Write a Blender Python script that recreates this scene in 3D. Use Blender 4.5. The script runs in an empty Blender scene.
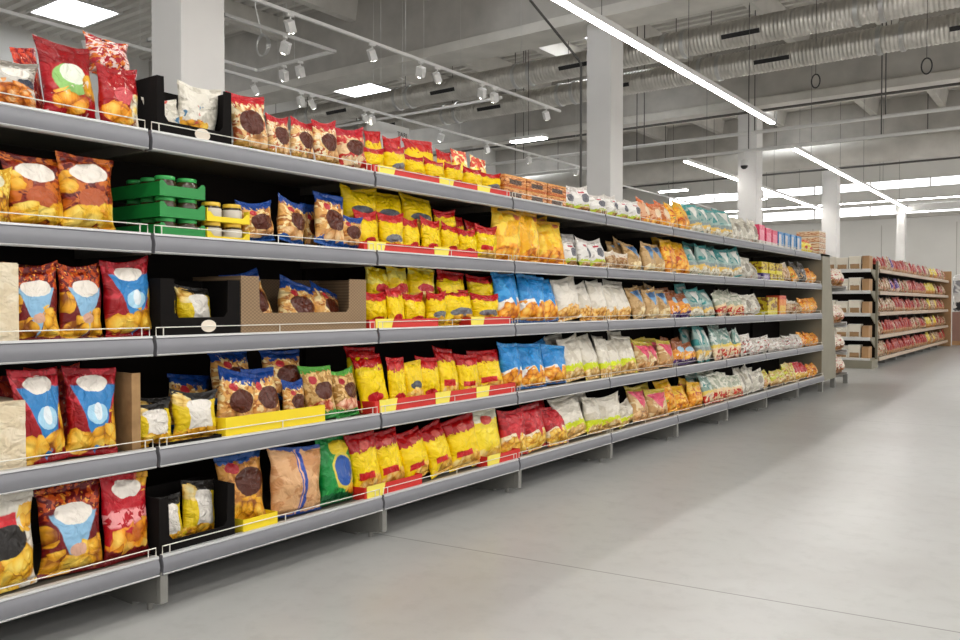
import bpy, bmesh, math, random
from mathutils import Vector, Matrix, noise
PI = math.pi
SC = bpy.context.scene
COL = SC.collection
random.seed(7)

# World frame: +Y runs down the aisle, +X to the right, Z up, floor at 0.
# "P(s, L, z)" = s metres down the aisle, L metres to the left of the camera, z over the floor.
def P(s, L, z): return Vector((-L, s, z))
EYE = 1.2

# ------------------------------------------------------------------ colours and materials
def lin(c): return c / 12.92 if c <= 0.04045 else ((c + 0.055) / 1.055) ** 2.4
def hx(h):
    h = h.lstrip('#')
    return tuple(lin(int(h[i:i + 2], 16) / 255) for i in (0, 2, 4)) + (1.0,)

class G:
    """small node-graph helper"""
    def __init__(self, name):
        self.mat = bpy.data.materials.new(name); self.mat.use_nodes = True
        self.nt = self.mat.node_tree; self.N = self.nt.nodes; self.L = self.nt.links
        self.bs = self.N['Principled BSDF']
    def put(self, sock, v):
        if isinstance(v, bpy.types.NodeSocket): self.L.new(v, sock)
        else: sock.default_value = v
    def m(self, op, a, b=0.0, c=0.0, clamp=False):
        n = self.N.new('ShaderNodeMath'); n.operation = op; n.use_clamp = clamp
        self.put(n.inputs[0], a); self.put(n.inputs[1], b); self.put(n.inputs[2], c)
        return n.outputs[0]
    def mix(self, f, a, b):
        n = self.N.new('ShaderNodeMix'); n.data_type = 'RGBA'
        self.put(n.inputs[0], f); self.put(n.inputs[6], a); self.put(n.inputs[7], b)
        return n.outputs[2]
    def sm(self, x, k):                       # soft step of x>0
        return self.m('MULTIPLY_ADD', x, k, 0.5, clamp=True)
    def noise(self, vec, scale, detail=3, w=None, rough=0.5, dist=0.0):
        n = self.N.new('ShaderNodeTexNoise'); n.noise_dimensions = '4D' if w is not None else '3D'
        if vec is not None: self.L.new(vec, n.inputs['Vector'])
        n.inputs['Scale'].default_value = scale; n.inputs['Detail'].default_value = detail
        n.inputs['Roughness'].default_value = rough; n.inputs['Distortion'].default_value = dist
        if w is not None: self.put(n.inputs['W'], w)
        return n.outputs['Fac'], n.outputs['Color']
    def ramp(self, f, stops):
        n = self.N.new('ShaderNodeValToRGB'); self.put(n.inputs[0], f)
        e = n.color_ramp.elements
        while len(e) < len(stops): e.new(0.5)
        for i, (p, c) in enumerate(stops): e[i].position = p; e[i].color = c
        return n.outputs[0]
    def bump(self, h, strength, dist=0.01):
        n = self.N.new('ShaderNodeBump'); n.inputs['Strength'].default_value = strength
        n.inputs['Distance'].default_value = dist; self.put(n.inputs['Height'], h)
        self.L.new(n.outputs[0], self.bs.inputs['Normal'])
    def xyz(self, x, y, z=0.0):
        n = self.N.new('ShaderNodeCombineXYZ')
        self.put(n.inputs[0], x); self.put(n.inputs[1], y); self.put(n.inputs[2], z); return n.outputs[0]
    def sep(self, v):
        n = self.N.new('ShaderNodeSeparateXYZ'); self.L.new(v, n.inputs[0]); return n.outputs

def plain(name, h, rough=0.5, metal=0.0, var=0.06, scale=6.0, bump=0.0, spec=0.5):
    g = G(name); tc = g.N.new('ShaderNodeTexCoord')
    f, _ = g.noise(tc.outputs['Object'], scale, 4)
    c = hx(h); d = tuple(max(0, x * (1 - var * 2)) for x in c[:3]) + (1,); e = tuple(min(1, x * (1 + var)) for x in c[:3]) + (1,)
    g.put(g.bs.inputs['Base Color'], g.ramp(f, [(0.25, d), (0.75, e)]))
    g.bs.inputs['Roughness'].default_value = rough; g.bs.inputs['Metallic'].default_value = metal
    g.bs.inputs['Specular IOR Level'].default_value = spec
    if bump: g.bump(f, bump, 0.01)
    return g.mat

def glow(name, h, strength):
    g = G(name); g.bs.inputs['Base Color'].default_value = hx(h)
    g.bs.inputs['Emission Color'].default_value = hx(h); g.bs.inputs['Emission Strength'].default_value = strength
    return g.mat

M = {}
M['rail'] = plain('grey_price_rail', '#7f7f84', 0.42, 0.15, 0.03)
M['rail_edge'] = plain('pale_rail_edge', '#c6c6c4', 0.35, 0.1, 0.02)
M['shelf'] = plain('shelf_steel', '#5c564c', 0.5, 0.0, 0.05)
M['back'] = plain('dark_back_panel', '#231d19', 0.8, 0.0, 0.08, 3, spec=0.2)
M['post'] = plain('grey_upright', '#8b8983', 0.45, 0.2, 0.04)
M['wire'] = plain('white_wire', '#e6e2d6', 0.35, 0.1, 0.02)
M['olive'] = plain('olive_steel', '#8c8673', 0.5, 0.0, 0.04)
M['beige_rail'] = plain('beige_rail', '#c6b29c', 0.45, 0.0, 0.04)
M['wood'] = plain('oak_board', '#b98f62', 0.55, 0.0, 0.15, 3)
M['white'] = plain('white_paint', '#dcdad6', 0.55, 0.0, 0.03)
M['pillar'] = plain('pillar_paint', '#d3d0cc', 0.6, 0.0, 0.03, 1.5)
M['concrete'] = plain('concrete_beam', '#bcb8b1', 0.8, 0.0, 0.10, 2.0, 0.1)
M['pale_concrete'] = plain('pale_concrete', '#d2cec6', 0.8, 0.0, 0.08, 2.0, 0.1)
M['deck'] = plain('roof_deck', '#d2cec7', 0.7, 0.0, 0.05, 1.0)
M['wall'] = plain('grey_wall', '#dedcd7', 0.8, 0.0, 0.04, 0.6)
M['black_card'] = plain('black_cardboard', '#151211', 0.9, 0.0, 0.1, spec=0.15)
M['cream'] = plain('cream_paper', '#e8dccb', 0.6, 0.0, 0.03)
M['darkrod'] = plain('dark_rod', '#55524e', 0.6)
M['black'] = plain('black_rubber', '#1b1a1a', 0.6)
M['steel'] = plain('bright_steel', '#c9c9c6', 0.3, 0.7)
M['yellow_card'] = plain('yellow_cardboard', '#f2d51c', 0.55, 0.0, 0.04)
M['tab_yellow'] = plain('yellow_tab', '#f6e45c', 0.55, 0.0, 0.03)
M['red_card'] = plain('red_cardboard', '#cf2a20', 0.5, 0.0, 0.05)
M['green_card'] = plain('green_plastic', '#1e8a3c', 0.4, 0.0, 0.05)
M['green_lid'] = plain('green_lid', '#2fa04a', 0.35, 0.0, 0.04)
M['yellow_lid'] = plain('yellow_lid', '#e9bf3c', 0.35, 0.0, 0.04)
M['jar_dark'] = plain('jar_contents', '#4a3a22', 0.15, 0.0, 0.3, 30)
M['jar_label'] = plain('jar_label', '#cfc7b8', 0.5, 0.0, 0.03)
M['kraft'] = None
M['led'] = glow('led_diffuser', '#fffcf8', 14.5)
M['lens'] = glow('spot_lens', '#fffaf0', 12.0)
M['skylight'] = glow('skylight_pane', '#f6faff', 5.0)
M['clerestory'] = glow('clerestory_pane', '#fbfdff', 1.6)

g = G('kraft_cardboard'); tc = g.N.new('ShaderNodeTexCoord'); o = g.sep(tc.outputs['Object'])
f, _ = g.noise(tc.outputs['Object'], 60, 2)
ln = g.m('SINE', g.m('MULTIPLY', o[2], 420.0)); ln2 = g.m('SINE', g.m('MULTIPLY', o[0], 300.0))
c = g.mix(g.m('MULTIPLY', g.sm(g.m('MULTIPLY', ln, ln2), 2.0), 0.6), hx('#94795a'), hx('#6a543c'))
g.put(g.bs.inputs['Base Color'], c); g.bs.inputs['Roughness'].default_value = 0.75; M['kraft'] = g.mat
g = G('brown_board'); tc = g.N.new('ShaderNodeTexCoord')
f, _ = g.noise(tc.outputs['Object'], 14, 4)
g.put(g.bs.inputs['Base Color'], g.ramp(f, [(0.3, hx('#8a6a44')), (0.7, hx('#b08a5c'))])); g.bs.inputs['Roughness'].default_value = 0.8; M['carton'] = g.mat

# ribbed duct metal
g = G('spiral_duct'); tc = g.N.new('ShaderNodeTexCoord'); o = g.sep(tc.outputs['Object'])
w = g.m('SINE', g.m('MULTIPLY', o[0], 2 * PI / 0.06)); f, _ = g.noise(tc.outputs['Object'], 5, 3)
g.put(g.bs.inputs['Base Color'], g.ramp(f, [(0.3, hx('#bcb8b0')), (0.7, hx('#d4d0c8'))]))
g.bs.inputs['Metallic'].default_value = 0.65; g.bs.inputs['Roughness'].default_value = 0.36; M['duct'] = g.mat

# polished concrete floor
g = G('polished_concrete'); tc = g.N.new('ShaderNodeTexCoord'); o = g.sep(tc.outputs['Object'])
f, _ = g.noise(tc.outputs['Object'], 0.55, 6, rough=0.6); f2, _ = g.noise(tc.outputs['Object'], 9, 5, rough=0.65); f3, _ = g.noise(tc.outputs['Object'], 45, 2)
c = g.ramp(f, [(0.3, hx('#adaba8')), (0.5, hx('#babab7')), (0.72, hx('#c4c3c1'))])
c = g.mix(g.m('MULTIPLY', g.sm(g.m('SUBTRACT', f2, 0.58), 6), 0.22), c, hx('#989794'))
c = g.mix(g.m('MULTIPLY', g.sm(g.m('SUBTRACT', f3, 0.78), 30), 0.5), c, hx('#d8d6d0'))
# saw-cut joints: y - 0.113 x = 3.51 + k*5.9 (slightly skew to the racks), x = -0.4 + k*6
t = g.m('SUBTRACT', g.m('MULTIPLY_ADD', o[0], -0.113, o[1]), 3.507)
t = g.m('ABSOLUTE', g.m('SUBTRACT', t, g.m('MULTIPLY', g.m('ROUND', g.m('DIVIDE', t, 5.9)), 5.9)))
c = g.mix(g.m('MULTIPLY', g.sm(g.m('SUBTRACT', 0.004, t), 400), 0.75), c, hx('#55524e'))
g.put(g.bs.inputs['Base Color'], c)
g.put(g.bs.inputs['Roughness'], g.m('MULTIPLY_ADD', f, 0.12, 0.24)); g.bs.inputs['Specular IOR Level'].default_value = 0.45
g.bump(f2, 0.012, 0.01); M['floor'] = g.mat

# ------------------------------------------------------------------ mesh helpers
class MB:
    """collects solids into one mesh"""
    def __init__(self): self.v = []; self.f = []; self.mi = []
    def add(self, vs, fs, mi=0):
        b = len(self.v); self.v += [tuple(v) for v in vs]; self.f += [tuple(i + b for i in f) for f in fs]; self.mi += [mi] * len(fs); return self
    def box(self, x0, x1, y0, y1, z0, z1, mi=0, bev=0.0):
        if bev <= 0:
            v = [(x, y, z) for x in (x0, x1) for y in (y0, y1) for z in (z0, z1)]
            return self.add(v, [(0, 1, 3, 2), (4, 6, 7, 5), (0, 4, 5, 1), (2, 3, 7, 6), (0, 2, 6, 4), (1, 5, 7, 3)], mi)
        bm = bmesh.new(); bmesh.ops.create_cube(bm, size=1)
        for v in bm.verts: v.co = Vector((x0 + (v.co.x + .5) * (x1 - x0), y0 + (v.co.y + .5) * (y1 - y0), z0 + (v.co.z + .5) * (z1 - z0)))
        bmesh.ops.bevel(bm, geom=bm.edges[:], offset=bev, segments=2, affect='EDGES', profile=0.6)
        bm.verts.index_update(); self.add([v.co[:] for v in bm.verts], [[v.index for v in f.verts] for f in bm.faces], mi); bm.free(); return self
    def tube(self, pts, r, n=8, mi=0, closed=False):
        pts = [Vector(p) for p in pts]; rings = []; prev = None; m = len(pts)
        for i, p in enumerate(pts):
            if closed: d = pts[(i + 1) % m] - pts[i - 1]
            else: d = pts[min(i + 1, m - 1)] - pts[max(i - 1, 0)]
            d.normalize()
            a = prev if prev is not None else (Vector((0, 0, 1)) if abs(d.z) < 0.9 else Vector((1, 0, 0)))
            u = (a - d * a.dot(d)).normalized(); w = d.cross(u); prev = u
            rr = r[i] if isinstance(r, (list, tuple)) else r
            rings.append([p + (u * math.cos(2 * PI * k / n) + w * math.sin(2 * PI * k / n)) * rr for k in range(n)])
        vs = [v for rg in rings for v in rg]; fs = []
        for i in range(m if closed else m - 1):
            j = (i + 1) % m
            for k in range(n): fs.append((i * n + k, i * n + (k + 1) % n, j * n + (k + 1) % n, j * n + k))
        if not closed: fs += [tuple(range(n))[::-1], tuple((m - 1) * n + k for k in range(n))]
        return self.add(vs, fs, mi)
    def lathe(self, prof, n=16, c=(0, 0, 0), mi=0):
        vs = []; fs = []
        for r, z in prof: vs += [(c[0] + r * math.cos(2 * PI * k / n), c[1] + r * math.sin(2 * PI * k / n), c[2] + z) for k in range(n)]
        for i in range(len(prof) - 1):
            for k in range(n): fs.append((i * n + k, i * n + (k + 1) % n, (i + 1) * n + (k + 1) % n, (i + 1) * n + k))
        fs += [tuple(range(n))[::-1], tuple((len(prof) - 1) * n + k for k in range(n))]
        return self.add(vs, fs, mi)
    def prism(self, prof, axis, a, b, mi=0):
        """extrude a 2-D outline; axis 0: outline in (y,z); 1: outline in (x,z); 2: outline in (x,y)"""
        def q(p, t): return (t, p[0], p[1]) if axis == 0 else ((p[0], t, p[1]) if axis == 1 else (p[0], p[1], t))
        n = len(prof); vs = [q(p, a) for p in prof] + [q(p, b) for p in prof]
        fs = [tuple(range(n))[::-1], tuple(range(n, 2 * n))] + [(i, (i + 1) % n, (i + 1) % n + n, i + n) for i in range(n)]
        return self.add(vs, fs, mi)
    def mesh(self, name, mats, smooth=False):
        me = bpy.data.meshes.new(name); me.from_pydata(self.v, [], self.f); me.validate()
        for m in (mats if isinstance(mats, (list, tuple)) else [mats]): me.materials.append(m)
        if any(self.mi): me.polygons.foreach_set('material_index', self.mi)
        bm = bmesh.new(); bm.from_mesh(me); bmesh.ops.recalc_face_normals(bm, faces=bm.faces[:]); bm.to_mesh(me); bm.free()
        if smooth:
            me.polygons.foreach_set('use_smooth', [True] * len(me.polygons))
            try: me.set_sharp_from_angle(angle=math.radians(40))
            except Exception: pass
        return me
    def build(self, name, mats, parent=None, smooth=False, loc=None):
        o = link(name, self.mesh(name, mats, smooth), parent)
        if loc is not None: o.location = loc
        return o

def link(name, data, parent=None):
    o = bpy.data.objects.new(name, data); COL.objects.link(o)
    if parent is not None: o.parent = parent
    return o
def tag(o, label=None, cat=None, group=None, kind=None):
    if label: o['label'] = label
    if cat: o['category'] = cat
    if group: o['group'] = group
    if kind: o['kind'] = kind
    return o
def thing(name, label, cat, loc=(0, 0, 0), rotz=0.0, group=None):
    o = link(name, None); o.location = loc; o.rotation_euler = (0, 0, rotz); o.empty_display_size = 0.05
    return tag(o, label, cat, group)
def struct(o): o['kind'] = 'structure'; return o
KIDS = {}
def copy_tree(o, parent=None):
    c = o.copy(); COL.objects.link(c); c.parent = parent
    for ch in o.children: copy_tree(ch, c)
    return c
ORD = ['zeroth', 'first', 'second', 'third', 'fourth', 'fifth', 'sixth', 'seventh', 'eighth', 'ninth', 'tenth', 'eleventh', 'twelfth', 'thirteenth',
       'fourteenth', 'fifteenth', 'sixteenth', 'seventeenth', 'eighteenth', 'nineteenth', 'twentieth', 'twenty-first', 'twenty-second', 'twenty-third', 'twenty-fourth', 'twenty-fifth']
FACE = PI / 2      # local -Y (a thing's front) turned to face the aisle (+X)
# ------------------------------------------------------------------ camera, world, render look
cam_d = bpy.data.cameras.new('camera'); cam = bpy.data.objects.new('camera', cam_d); COL.objects.link(cam)
cam_d.sensor_width = 36.0; cam_d.lens = 831.3 / 960 * 36; cam_d.clip_start = 0.05; cam_d.clip_end = 200
cam.location = (0, 0, EYE); cam.rotation_euler = (PI / 2 - 0.0195, 0, 0.6302)
SC.camera = cam
w = bpy.data.worlds.new('world'); SC.world = w; w.use_nodes = True
w.node_tree.nodes['Background'].inputs[0].default_value = (1.0, 1.0, 1.0, 1); w.node_tree.nodes['Background'].inputs[1].default_value = 0.30
SC.view_settings.view_transform = 'Standard'; SC.view_settings.look = 'None'; SC.view_settings.gamma = 1.0
SC.view_settings.use_curve_mapping = False; SC.view_settings.exposure = 1.42
SC.cycles.use_denoising = True; SC.cycles.max_bounces = 6; SC.cycles.sample_clamp_indirect = 4.0

# ------------------------------------------------------------------ setting
ROOF = 7.25; WL = 19.0; WS = 36.0
struct(MB().box(-WL, 9, -7, WS, -0.2, 0).build('floor', M['floor']))
struct(MB().box(-WL - .3, -WL, -7, WS, 0, ROOF + .16).build('wall_left', M['wall']))
wf = MB().box(-WL, 9, WS, WS + .3, 0, ROOF)
struct(wf.build('wall_far', M['wall']))
for i in range(9):                                                    # panel joints of the far wall
    x = -17.0 + i * 2.6
    struct(MB().box(x, x + .03, WS - .012, WS - .001, 0, 4.3).build('trim_%d' % (i + 1), M['concrete']))
struct(MB().box(-WL, 9, WS - .16, WS - .001, 4.55, 4.68).build('trim_20', M['concrete']))
# corrugated roof deck, ribs across the aisle
prof = []; y = -7.0
while y < WS:
    prof += [(y, ROOF), (y + .11, ROOF), (y + .14, ROOF + .075), (y + .25, ROOF + .075)]; y += .28
low = prof; high = [(p[0], ROOF + .16) for p in (prof[-1], prof[0])]
# skylight openings: the deck is laid in strips around them
SKY = [(8.5, 16.3), (16.6, 15.9), (15.9, 7.85), (8.4, 6.6), (24.2, 6.6), (24.4, 15.9), (.4, 6.6)]
mb = MB(); n = len(prof)
for i in range(n - 1):
    (ya, za), (yb, zb) = prof[i], prof[i + 1]
    cuts = [(-L0 - 1.4, -L0) for s0, L0 in SKY if s0 < (ya + yb) / 2 < s0 + 1.12]
    xs = [-WL]
    for c0, c1 in sorted(cuts): xs += [c0, c1]
    xs += [9.0]
    for k in range(0, len(xs), 2):
        mb.add([(xs[k], ya, za), (xs[k + 1], ya, za), (xs[k + 1], yb, zb), (xs[k], yb, zb)], [(0, 1, 2, 3)])
struct(mb.build('ceiling', M['deck']))
for i, (s0, L0) in enumerate(SKY):
    fr = MB()
    x0, x1, y0, y1 = -L0 - 1.4, -L0, s0, s0 + 1.12
    for a in ((x0 - .06, x0, y0 - .06, y1 + .06), (x1, x1 + .06, y0 - .06, y1 + .06), (x0, x1, y0 - .06, y0), (x0, x1, y1, y1 + .06)):
        fr.box(a[0], a[1], a[2], a[3], ROOF - .03, ROOF + .3)
    wdw = struct(fr.build('window_%d' % (i + 1), M['white']))
    MB().box(x0, x1, y0, y1, ROOF + .01, ROOF + .03).build('pane', M['skylight'], wdw)
# clerestory bands on the far wall
for i, (z0, z1, a, b) in enumerate(((5.72, 6.02, -15.5, 1.5), (4.72, 5.06, -15.5, 1.5))):
    fr = MB(); fr.box(a, b, WS - .05, WS - .002, z1, z1 + .05); fr.box(a, b, WS - .05, WS - .002, z0 - .05, z0)
    for k in range(9): xx = a + (b - a) * k / 8; fr.box(xx - .03, xx + .03, WS - .05, WS - .002, z0, z1)
    wdw = struct(fr.build('window_%d' % (20 + i), M['white']))
    MB().box(a, b, WS - .03, WS - .004, z0, z1).build('pane', M['clerestory'], wdw)
# concrete portal beams across, with a pale bottom flange, and pillars under them
for s in (4.2, 12.0, 19.4, 27.1):
    struct(MB().prism([(s, 5.95), (s + .5, 5.95), (s + .5, ROOF), (s, ROOF)], 0, -WL, 9).build('ceiling_beam', M['concrete']))
    struct(MB().prism([(s - .12, 5.75), (s + .62, 5.75), (s + .62, 5.92), (s + .5, 5.97), (s, 5.97), (s - .12, 5.92)], 0, -WL, 9).build('ceiling_beam', M['pale_concrete']))
for s in (4.22, 12.06, 19.35, 27.0):
    struct(MB().box(-6.64, -6.2, s, s + .44, 0, 5.75, bev=.012).build('pillar', M['pillar']))
struct(MB().box(-4.86, -4.62, 28.9, 29.15, 0, 4.1).build('pillar', M['white']))
struct(MB().box(-4.9, 3, 28.9, 29.15, 4.1, 4.3).build('ceiling_beam', M['white']))
struct(MB().box(-14.9, -14.4, 19.4, 19.9, 0, 5.75).build('pillar', M['pillar']))
# purlins along the hall
for x in (-1.2, -3.4, -5.2, -7.9, -9.9, -11.9, -14.0, 1.2, 3.4):
    for a, b in ((-7, 4.2), (4.7, 12.0), (12.5, 19.4), (19.9, 27.1), (27.6, WS)):
        struct(MB().prism([(x - .09, ROOF - .42), (x + .09, ROOF - .42), (x + .16, ROOF), (x - .16, ROOF)], 1, a, b).build('ceiling_beam', M['pale_concrete']))
# thin cross braces under the roof
for s in (31.0,):
    struct(MB().box(-WL, 9, s, s + .16, 6.3, 6.62).build('ceiling_beam', M['concrete']))

# ------------------------------------------------------------------ ducts, pipes and cables
def duct(s, z, r, x0, x1, label, white_to=None):
    o = thing('ventilation_duct', label, 'air duct', (0, s, z), 0, 'round ducts under the roof')
    n = 28
    mb = MB()
    k = int((x1 - x0) / .032); mb.tube([(x0 + (x1 - x0) * i / k, 0, 0) for i in range(k + 1)], [r - (.013 if i % 2 else 0) for i in range(k + 1)], n).build('duct_shell', M['duct'], o, True)
    x = x0 + 1.3
    while x < x1:
        for d in (-.17, .17): MB().tube([(x + d - .035, 0, 0), (x + d - .03, 0, 0), (x + d + .03, 0, 0), (x + d + .035, 0, 0)], [r, r + .018, r + .018, r], n).build('joint_ring', M['steel'], o, True)
        MB().tube([(x, 0, r), (x, 0, ROOF - z)], .008, 6).build('hanger_rod', M['darkrod'], o)
        g_ = MB()
        for j in range(1): g_.prism([(x + .85, .0), (x + 1.45, .0), (x + 1.45, .07), (x + .85, .07)], 1, -r - .012, -r * .80)
        gg = g_.build('air_outlet', M['black'], o); gg.rotation_euler = (0.5, 0, 0)
        x += 3.0
    return o
duct(13.25, 5.52, .22, -18.9, 6, 'ribbed metal air duct nearer to the shelves, under the roof')
duct(14.85, 5.49, .22, -18.9, 6, 'ribbed metal air duct behind the other, above the long rack')
d3 = thing('ventilation_duct', 'plain pale air duct far back under the roof, beyond the ribbed pair', 'air duct', (0, 25.2, 5.45), 0)
MB().tube([(-18, 0, 0), (6, 0, 0)], .32, 24).build('duct_shell', M['pale_concrete'], d3, True)
for x in (-15, -11, -7.5, -3.5, 0.5):
    MB().tube([(x, 0, .3), (x, 0, 1.75)], .012, 6).build('hanger_rod', M['darkrod'], d3)
for s, z, r, lb in ((16.1, 4.5, .035, 'white pipe crossing under the roof, higher of two, with hangers'), (15.75, 4.1, .03, 'white pipe crossing under the roof, lower of two, carrying a camera')):
    o = thing('pipe', lb, 'pipe', (0, s, z), 0, 'white pipes crossing above the aisle')
    MB().tube([(-12, 0, 0), (5, 0, 0)], r, 10).build('pipe_run', M['white'], o, True)
    for x in (-10.5, -7.5, -5.2, -2.9, -.4, 2.4):
        MB().tube([(x, 0, 0), (x, 0, ROOF - z)], .011, 6).build('hanger_rod', M['darkrod'], o)
# grey conduits below the beams
for i, (s, z, lb) in enumerate(((19.15, 5.6, 'dark conduit running along the second beam from the camera'), (26.8, 5.3, 'dark conduit running along the far beam'))):
    tag(MB().tube([P(s, 18, z), P(s, -4, z)], .03, 8).build('conduit', M['darkrod']), lb, 'conduit')
tag(MB().tube([P(11.98, 6.70, 0.0), P(11.98, 6.70, 5.1), P(11.95, 6.75, 5.2), P(10.92, 7.01, 5.9)], .02, 8).build('drain_pipe', M['darkrod']), 'thin grey pipe climbing the left edge of the second pillar', 'pipe')
# vertical rods for the hanging services beyond the ducts
def ring(s, L, z, r, lb):
    o = thing('cable_ring', lb, 'cable', P(s, L, z), 0, 'black rings hanging under the ducts')
    MB().tube([(math.cos(a) * r * .6, 0, math.sin(a) * r) for a in [2 * PI * k / 20 for k in range(20)]], .010, 8, closed=True).build('loop', M['black'], o, True)
    MB().tube([(0, 0, r), (0, 0, ROOF - z)], .004, 5).build('wire', M['black'], o)
ring(12.94, 3.28, 4.5, .10, 'black cable ring hanging under the ducts, left one of two')
ring(13.03, 1.83, 4.5, .11, 'black cable ring hanging under the ducts, right one of two')
o = thing('cable_coil', 'coiled grey cable hanging beside the square track frame', 'cable', P(6.77, 8.28, 4.4))
mb = MB()
for j in range(4):
    mb.tube([(math.cos(a) * (.10 + .008 * j), .01 * j, math.sin(a) * (.14 - .006 * j)) for a in [2 * PI * k / 20 for k in range(20)]], .006, 6, closed=True)
mb.build('loops', M['steel'], o, True)
MB().tube([(0, 0, .14), (-.12, 0, .5), (-.1, 0, 1.2), (-.05, 0, 2.8)], .008, 6).build('cord', M['white'], o, True)

# ------------------------------------------------------------------ lamps
def linear_lamp(s0, s1, L, z, lb, wd=.07, group='linear lamps above the racks', lead=None):
    o = thing('linear_lamp', lb, 'lamp', P(s0, L, z), 0, group); ln = s1 - s0
    MB().box(-wd * .62, wd * .62, 0, ln, .0, .07, bev=.006).build('housing', M['white'], o)
    MB().box(-wd / 2, wd / 2, .01, ln - .01, -.02, .002).build('diffuser', M['led'], o)
    k = max(2, int(ln / 2.4))
    for i in range(k):
        y = ln * (i + .5) / k; MB().tube([(0, y, .06), (0, y, ROOF - z)], .004, 5).build('hanger_wire', M['darkrod'], o)
    return o
linear_lamp(2.0, 14.06, 4.24, 4.2, 'long glowing linear lamp hanging over the near rack')
linear_lamp(16.6, 29.0, 4.6, 4.2, 'long glowing linear lamp ending beside the far pillar')
linear_lamp(16.7, 29.0, 6.85, 4.2, 'glowing linear lamp left of and behind the third pillar')
linear_lamp(-5.5, 6.4, .9, 4.0, 'linear lamp over the aisle on the side of the racks')
linear_lamp(-5.5, 20.0, -1.3, 4.0, 'linear lamp over the aisle far from the racks')
linear_lamp(21.0, 34.5, -1.3, 4.2, 'added unseen linear lamp brightening the far part of the hall')  # added out of view, to lift the dark far end
linear_lamp(-5.5, 34.5, -4.2, 4.2, 'added unseen linear lamp two aisles to the right')  # extra row, never in view, added to brighten the far wall
linear_lamp(-5.5, 34.5, -7.0, 4.2, 'added unseen fill lamp along the right side of the hall')  # second added row out of view, more fill for the far wall
linear_lamp(-5.5, 1.5, 2.6, 4.2, 'linear lamp behind the camera above the near rack')
o = thing('linear_lamp', 'added wall-washing lamp running across the hall before the far wall', 'lamp', (-15.0, 32.4, 4.85)); MB().box(0, 17, -.04, .04, 0, .06).build('housing', M['white'], o); MB().box(.01, 16.99, -.035, .035, -.02, .002).build('diffuser', M['led'], o)  # added wall washer, put in only to brighten the far wall
for x in (1, 5, 9, 13, 16): MB().tube([(x, 0, .05), (x, 0, ROOF - 4.85)], .006, 5).build('hanger_wire', M['darkrod'], o)
for i, (s, L, ln) in enumerate(((12.85, 8.65, .75), (20.9, 9.3, .8), (22.4, 8.7, .7), (24.0, 8.1, .7))):
    o = thing('ceiling_lamp', '%s of the short glowing lamps hanging behind the second pillar' % ['nearest', 'second', 'third', 'farthest'][i], 'lamp', P(s, L, 4.2), 0, 'short lamps behind the second pillar')
    MB().box(0, ln, -.09, .09, 0, .06, bev=.01).build('housing', M['white'], o); MB().box(.02, ln - .02, -.08, .08, -.02, .004).build('diffuser', M['led'], o)
    MB().tube([(ln / 2, 0, .05), (ln / 2, 0, 3.04)], .006, 5).build('hanger_rod', M['darkrod'], o)

# track lights
spot0 = link('track_spotlight', None)
MB().box(-.02, .02, -.05, .05, -.03, 0).build('adapter', M['white'], spot0)
MB().tube([(0, 0, -.03), (0, 0, -.09)], .01, 8).build('stem', M['white'], spot0)
hd = MB().box(-.065, .065, -.05, .05, -.08, .08, bev=.008).build('lamp_head', M['white'], spot0)
hd.location = (0, 0, -.16); hd.rotation_euler = (0.5, 0.45, 0)
MB().lathe([(.001, 0), (.045, 0), (.045, .006), (.001, .006)], 14, (0, 0, -.087)).build('lens', M['lens'], hd)
def spot_at(p, rz, lb, first=[True]):
    o = spot0 if first[0] else copy_tree(spot0); first[0] = False
    o.location = p; o.scale = (.78, .78, .78); o.rotation_euler = (0, 0, rz); tag(o, lb, 'spotlight', 'white spotlights on the lighting tracks'); return o
def track(pts, z, lb, closed=False):
    o = thing('lighting_track', lb, 'lighting track', (0, 0, z), 0, 'white lighting tracks'); mb = MB(); q = pts + ([pts[0]] if closed else [])
    for (s0, L0), (s1, L1) in zip(q, q[1:]):
        if abs(L1 - L0) < .01: mb.box(-L0 - .015, -L0 + .015, min(s0, s1) - .02, max(s0, s1) + .02, 0, .035)
        else: mb.box(-max(L0, L1) - .02, -min(L0, L1) + .02, s0 - .02, s0 + .02, 0, .035)
    mb.build('rail', M['white'], o)
    for (s0, L0), (s1, L1) in zip(q, q[1:]):
        k = max(1, int(abs(s1 - s0) / 2.0))
        for i in range(k):
            t = (i + .5) / k; MB().tube([(-(L0 + (L1 - L0) * t), s0 + (s1 - s0) * t, .03), (-(L0 + (L1 - L0) * t), s0 + (s1 - s0) * t, ROOF - z)], .003, 4).build('hanger_wire', M['steel'], o)
TZ = 4.2
track([(2.5, 6.7), (11.3, 6.7)], TZ, 'long straight white lighting track passing above the square frame')
track([(2.5, 9.05), (17.0, 9.05)], TZ, 'long straight white lighting track lowest behind the near rack')
track([(5.5, 7.3), (7.05, 7.3), (7.05, 8.7), (5.5, 8.7)], TZ, 'square white lighting track frame right of the first pillar', True)
track([(10.4, 11.0), (10.4, 7.2)], TZ + .1, 'short white lighting track crossing behind the two long tracks')
track([(18.5, 9.6), (26.0, 9.6)], TZ, 'white lighting track far behind the second pillar')
SP = [(s, 6.7, 'upper straight track') for s in (5.85, 7.07, 7.94, 8.26, 9.23, 9.52, 10.9)] + [(s, 9.05, 'lower straight track') for s in (4.97, 7.28, 8.09, 8.3, 9.39, 9.54, 11.26, 12.63, 14.07, 15.97)]
cnt = {}
for s, L, nm in SP:
    cnt[nm] = cnt.get(nm, 0) + 1
    spot_at(P(s, L, TZ), random.uniform(-.6, .6), 'white spotlight, %s from the left on the %s' % (ORD[cnt[nm]], nm))
for s, L, nm in ((6.3, 7.3, 'far right side'), (7.05, 8.2, 'front side, left one'), (7.05, 7.9, 'front side, right one')):
    spot_at(P(s, L, TZ), random.uniform(-.6, .6), 'white spotlight on the square track frame, ' + nm)
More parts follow.
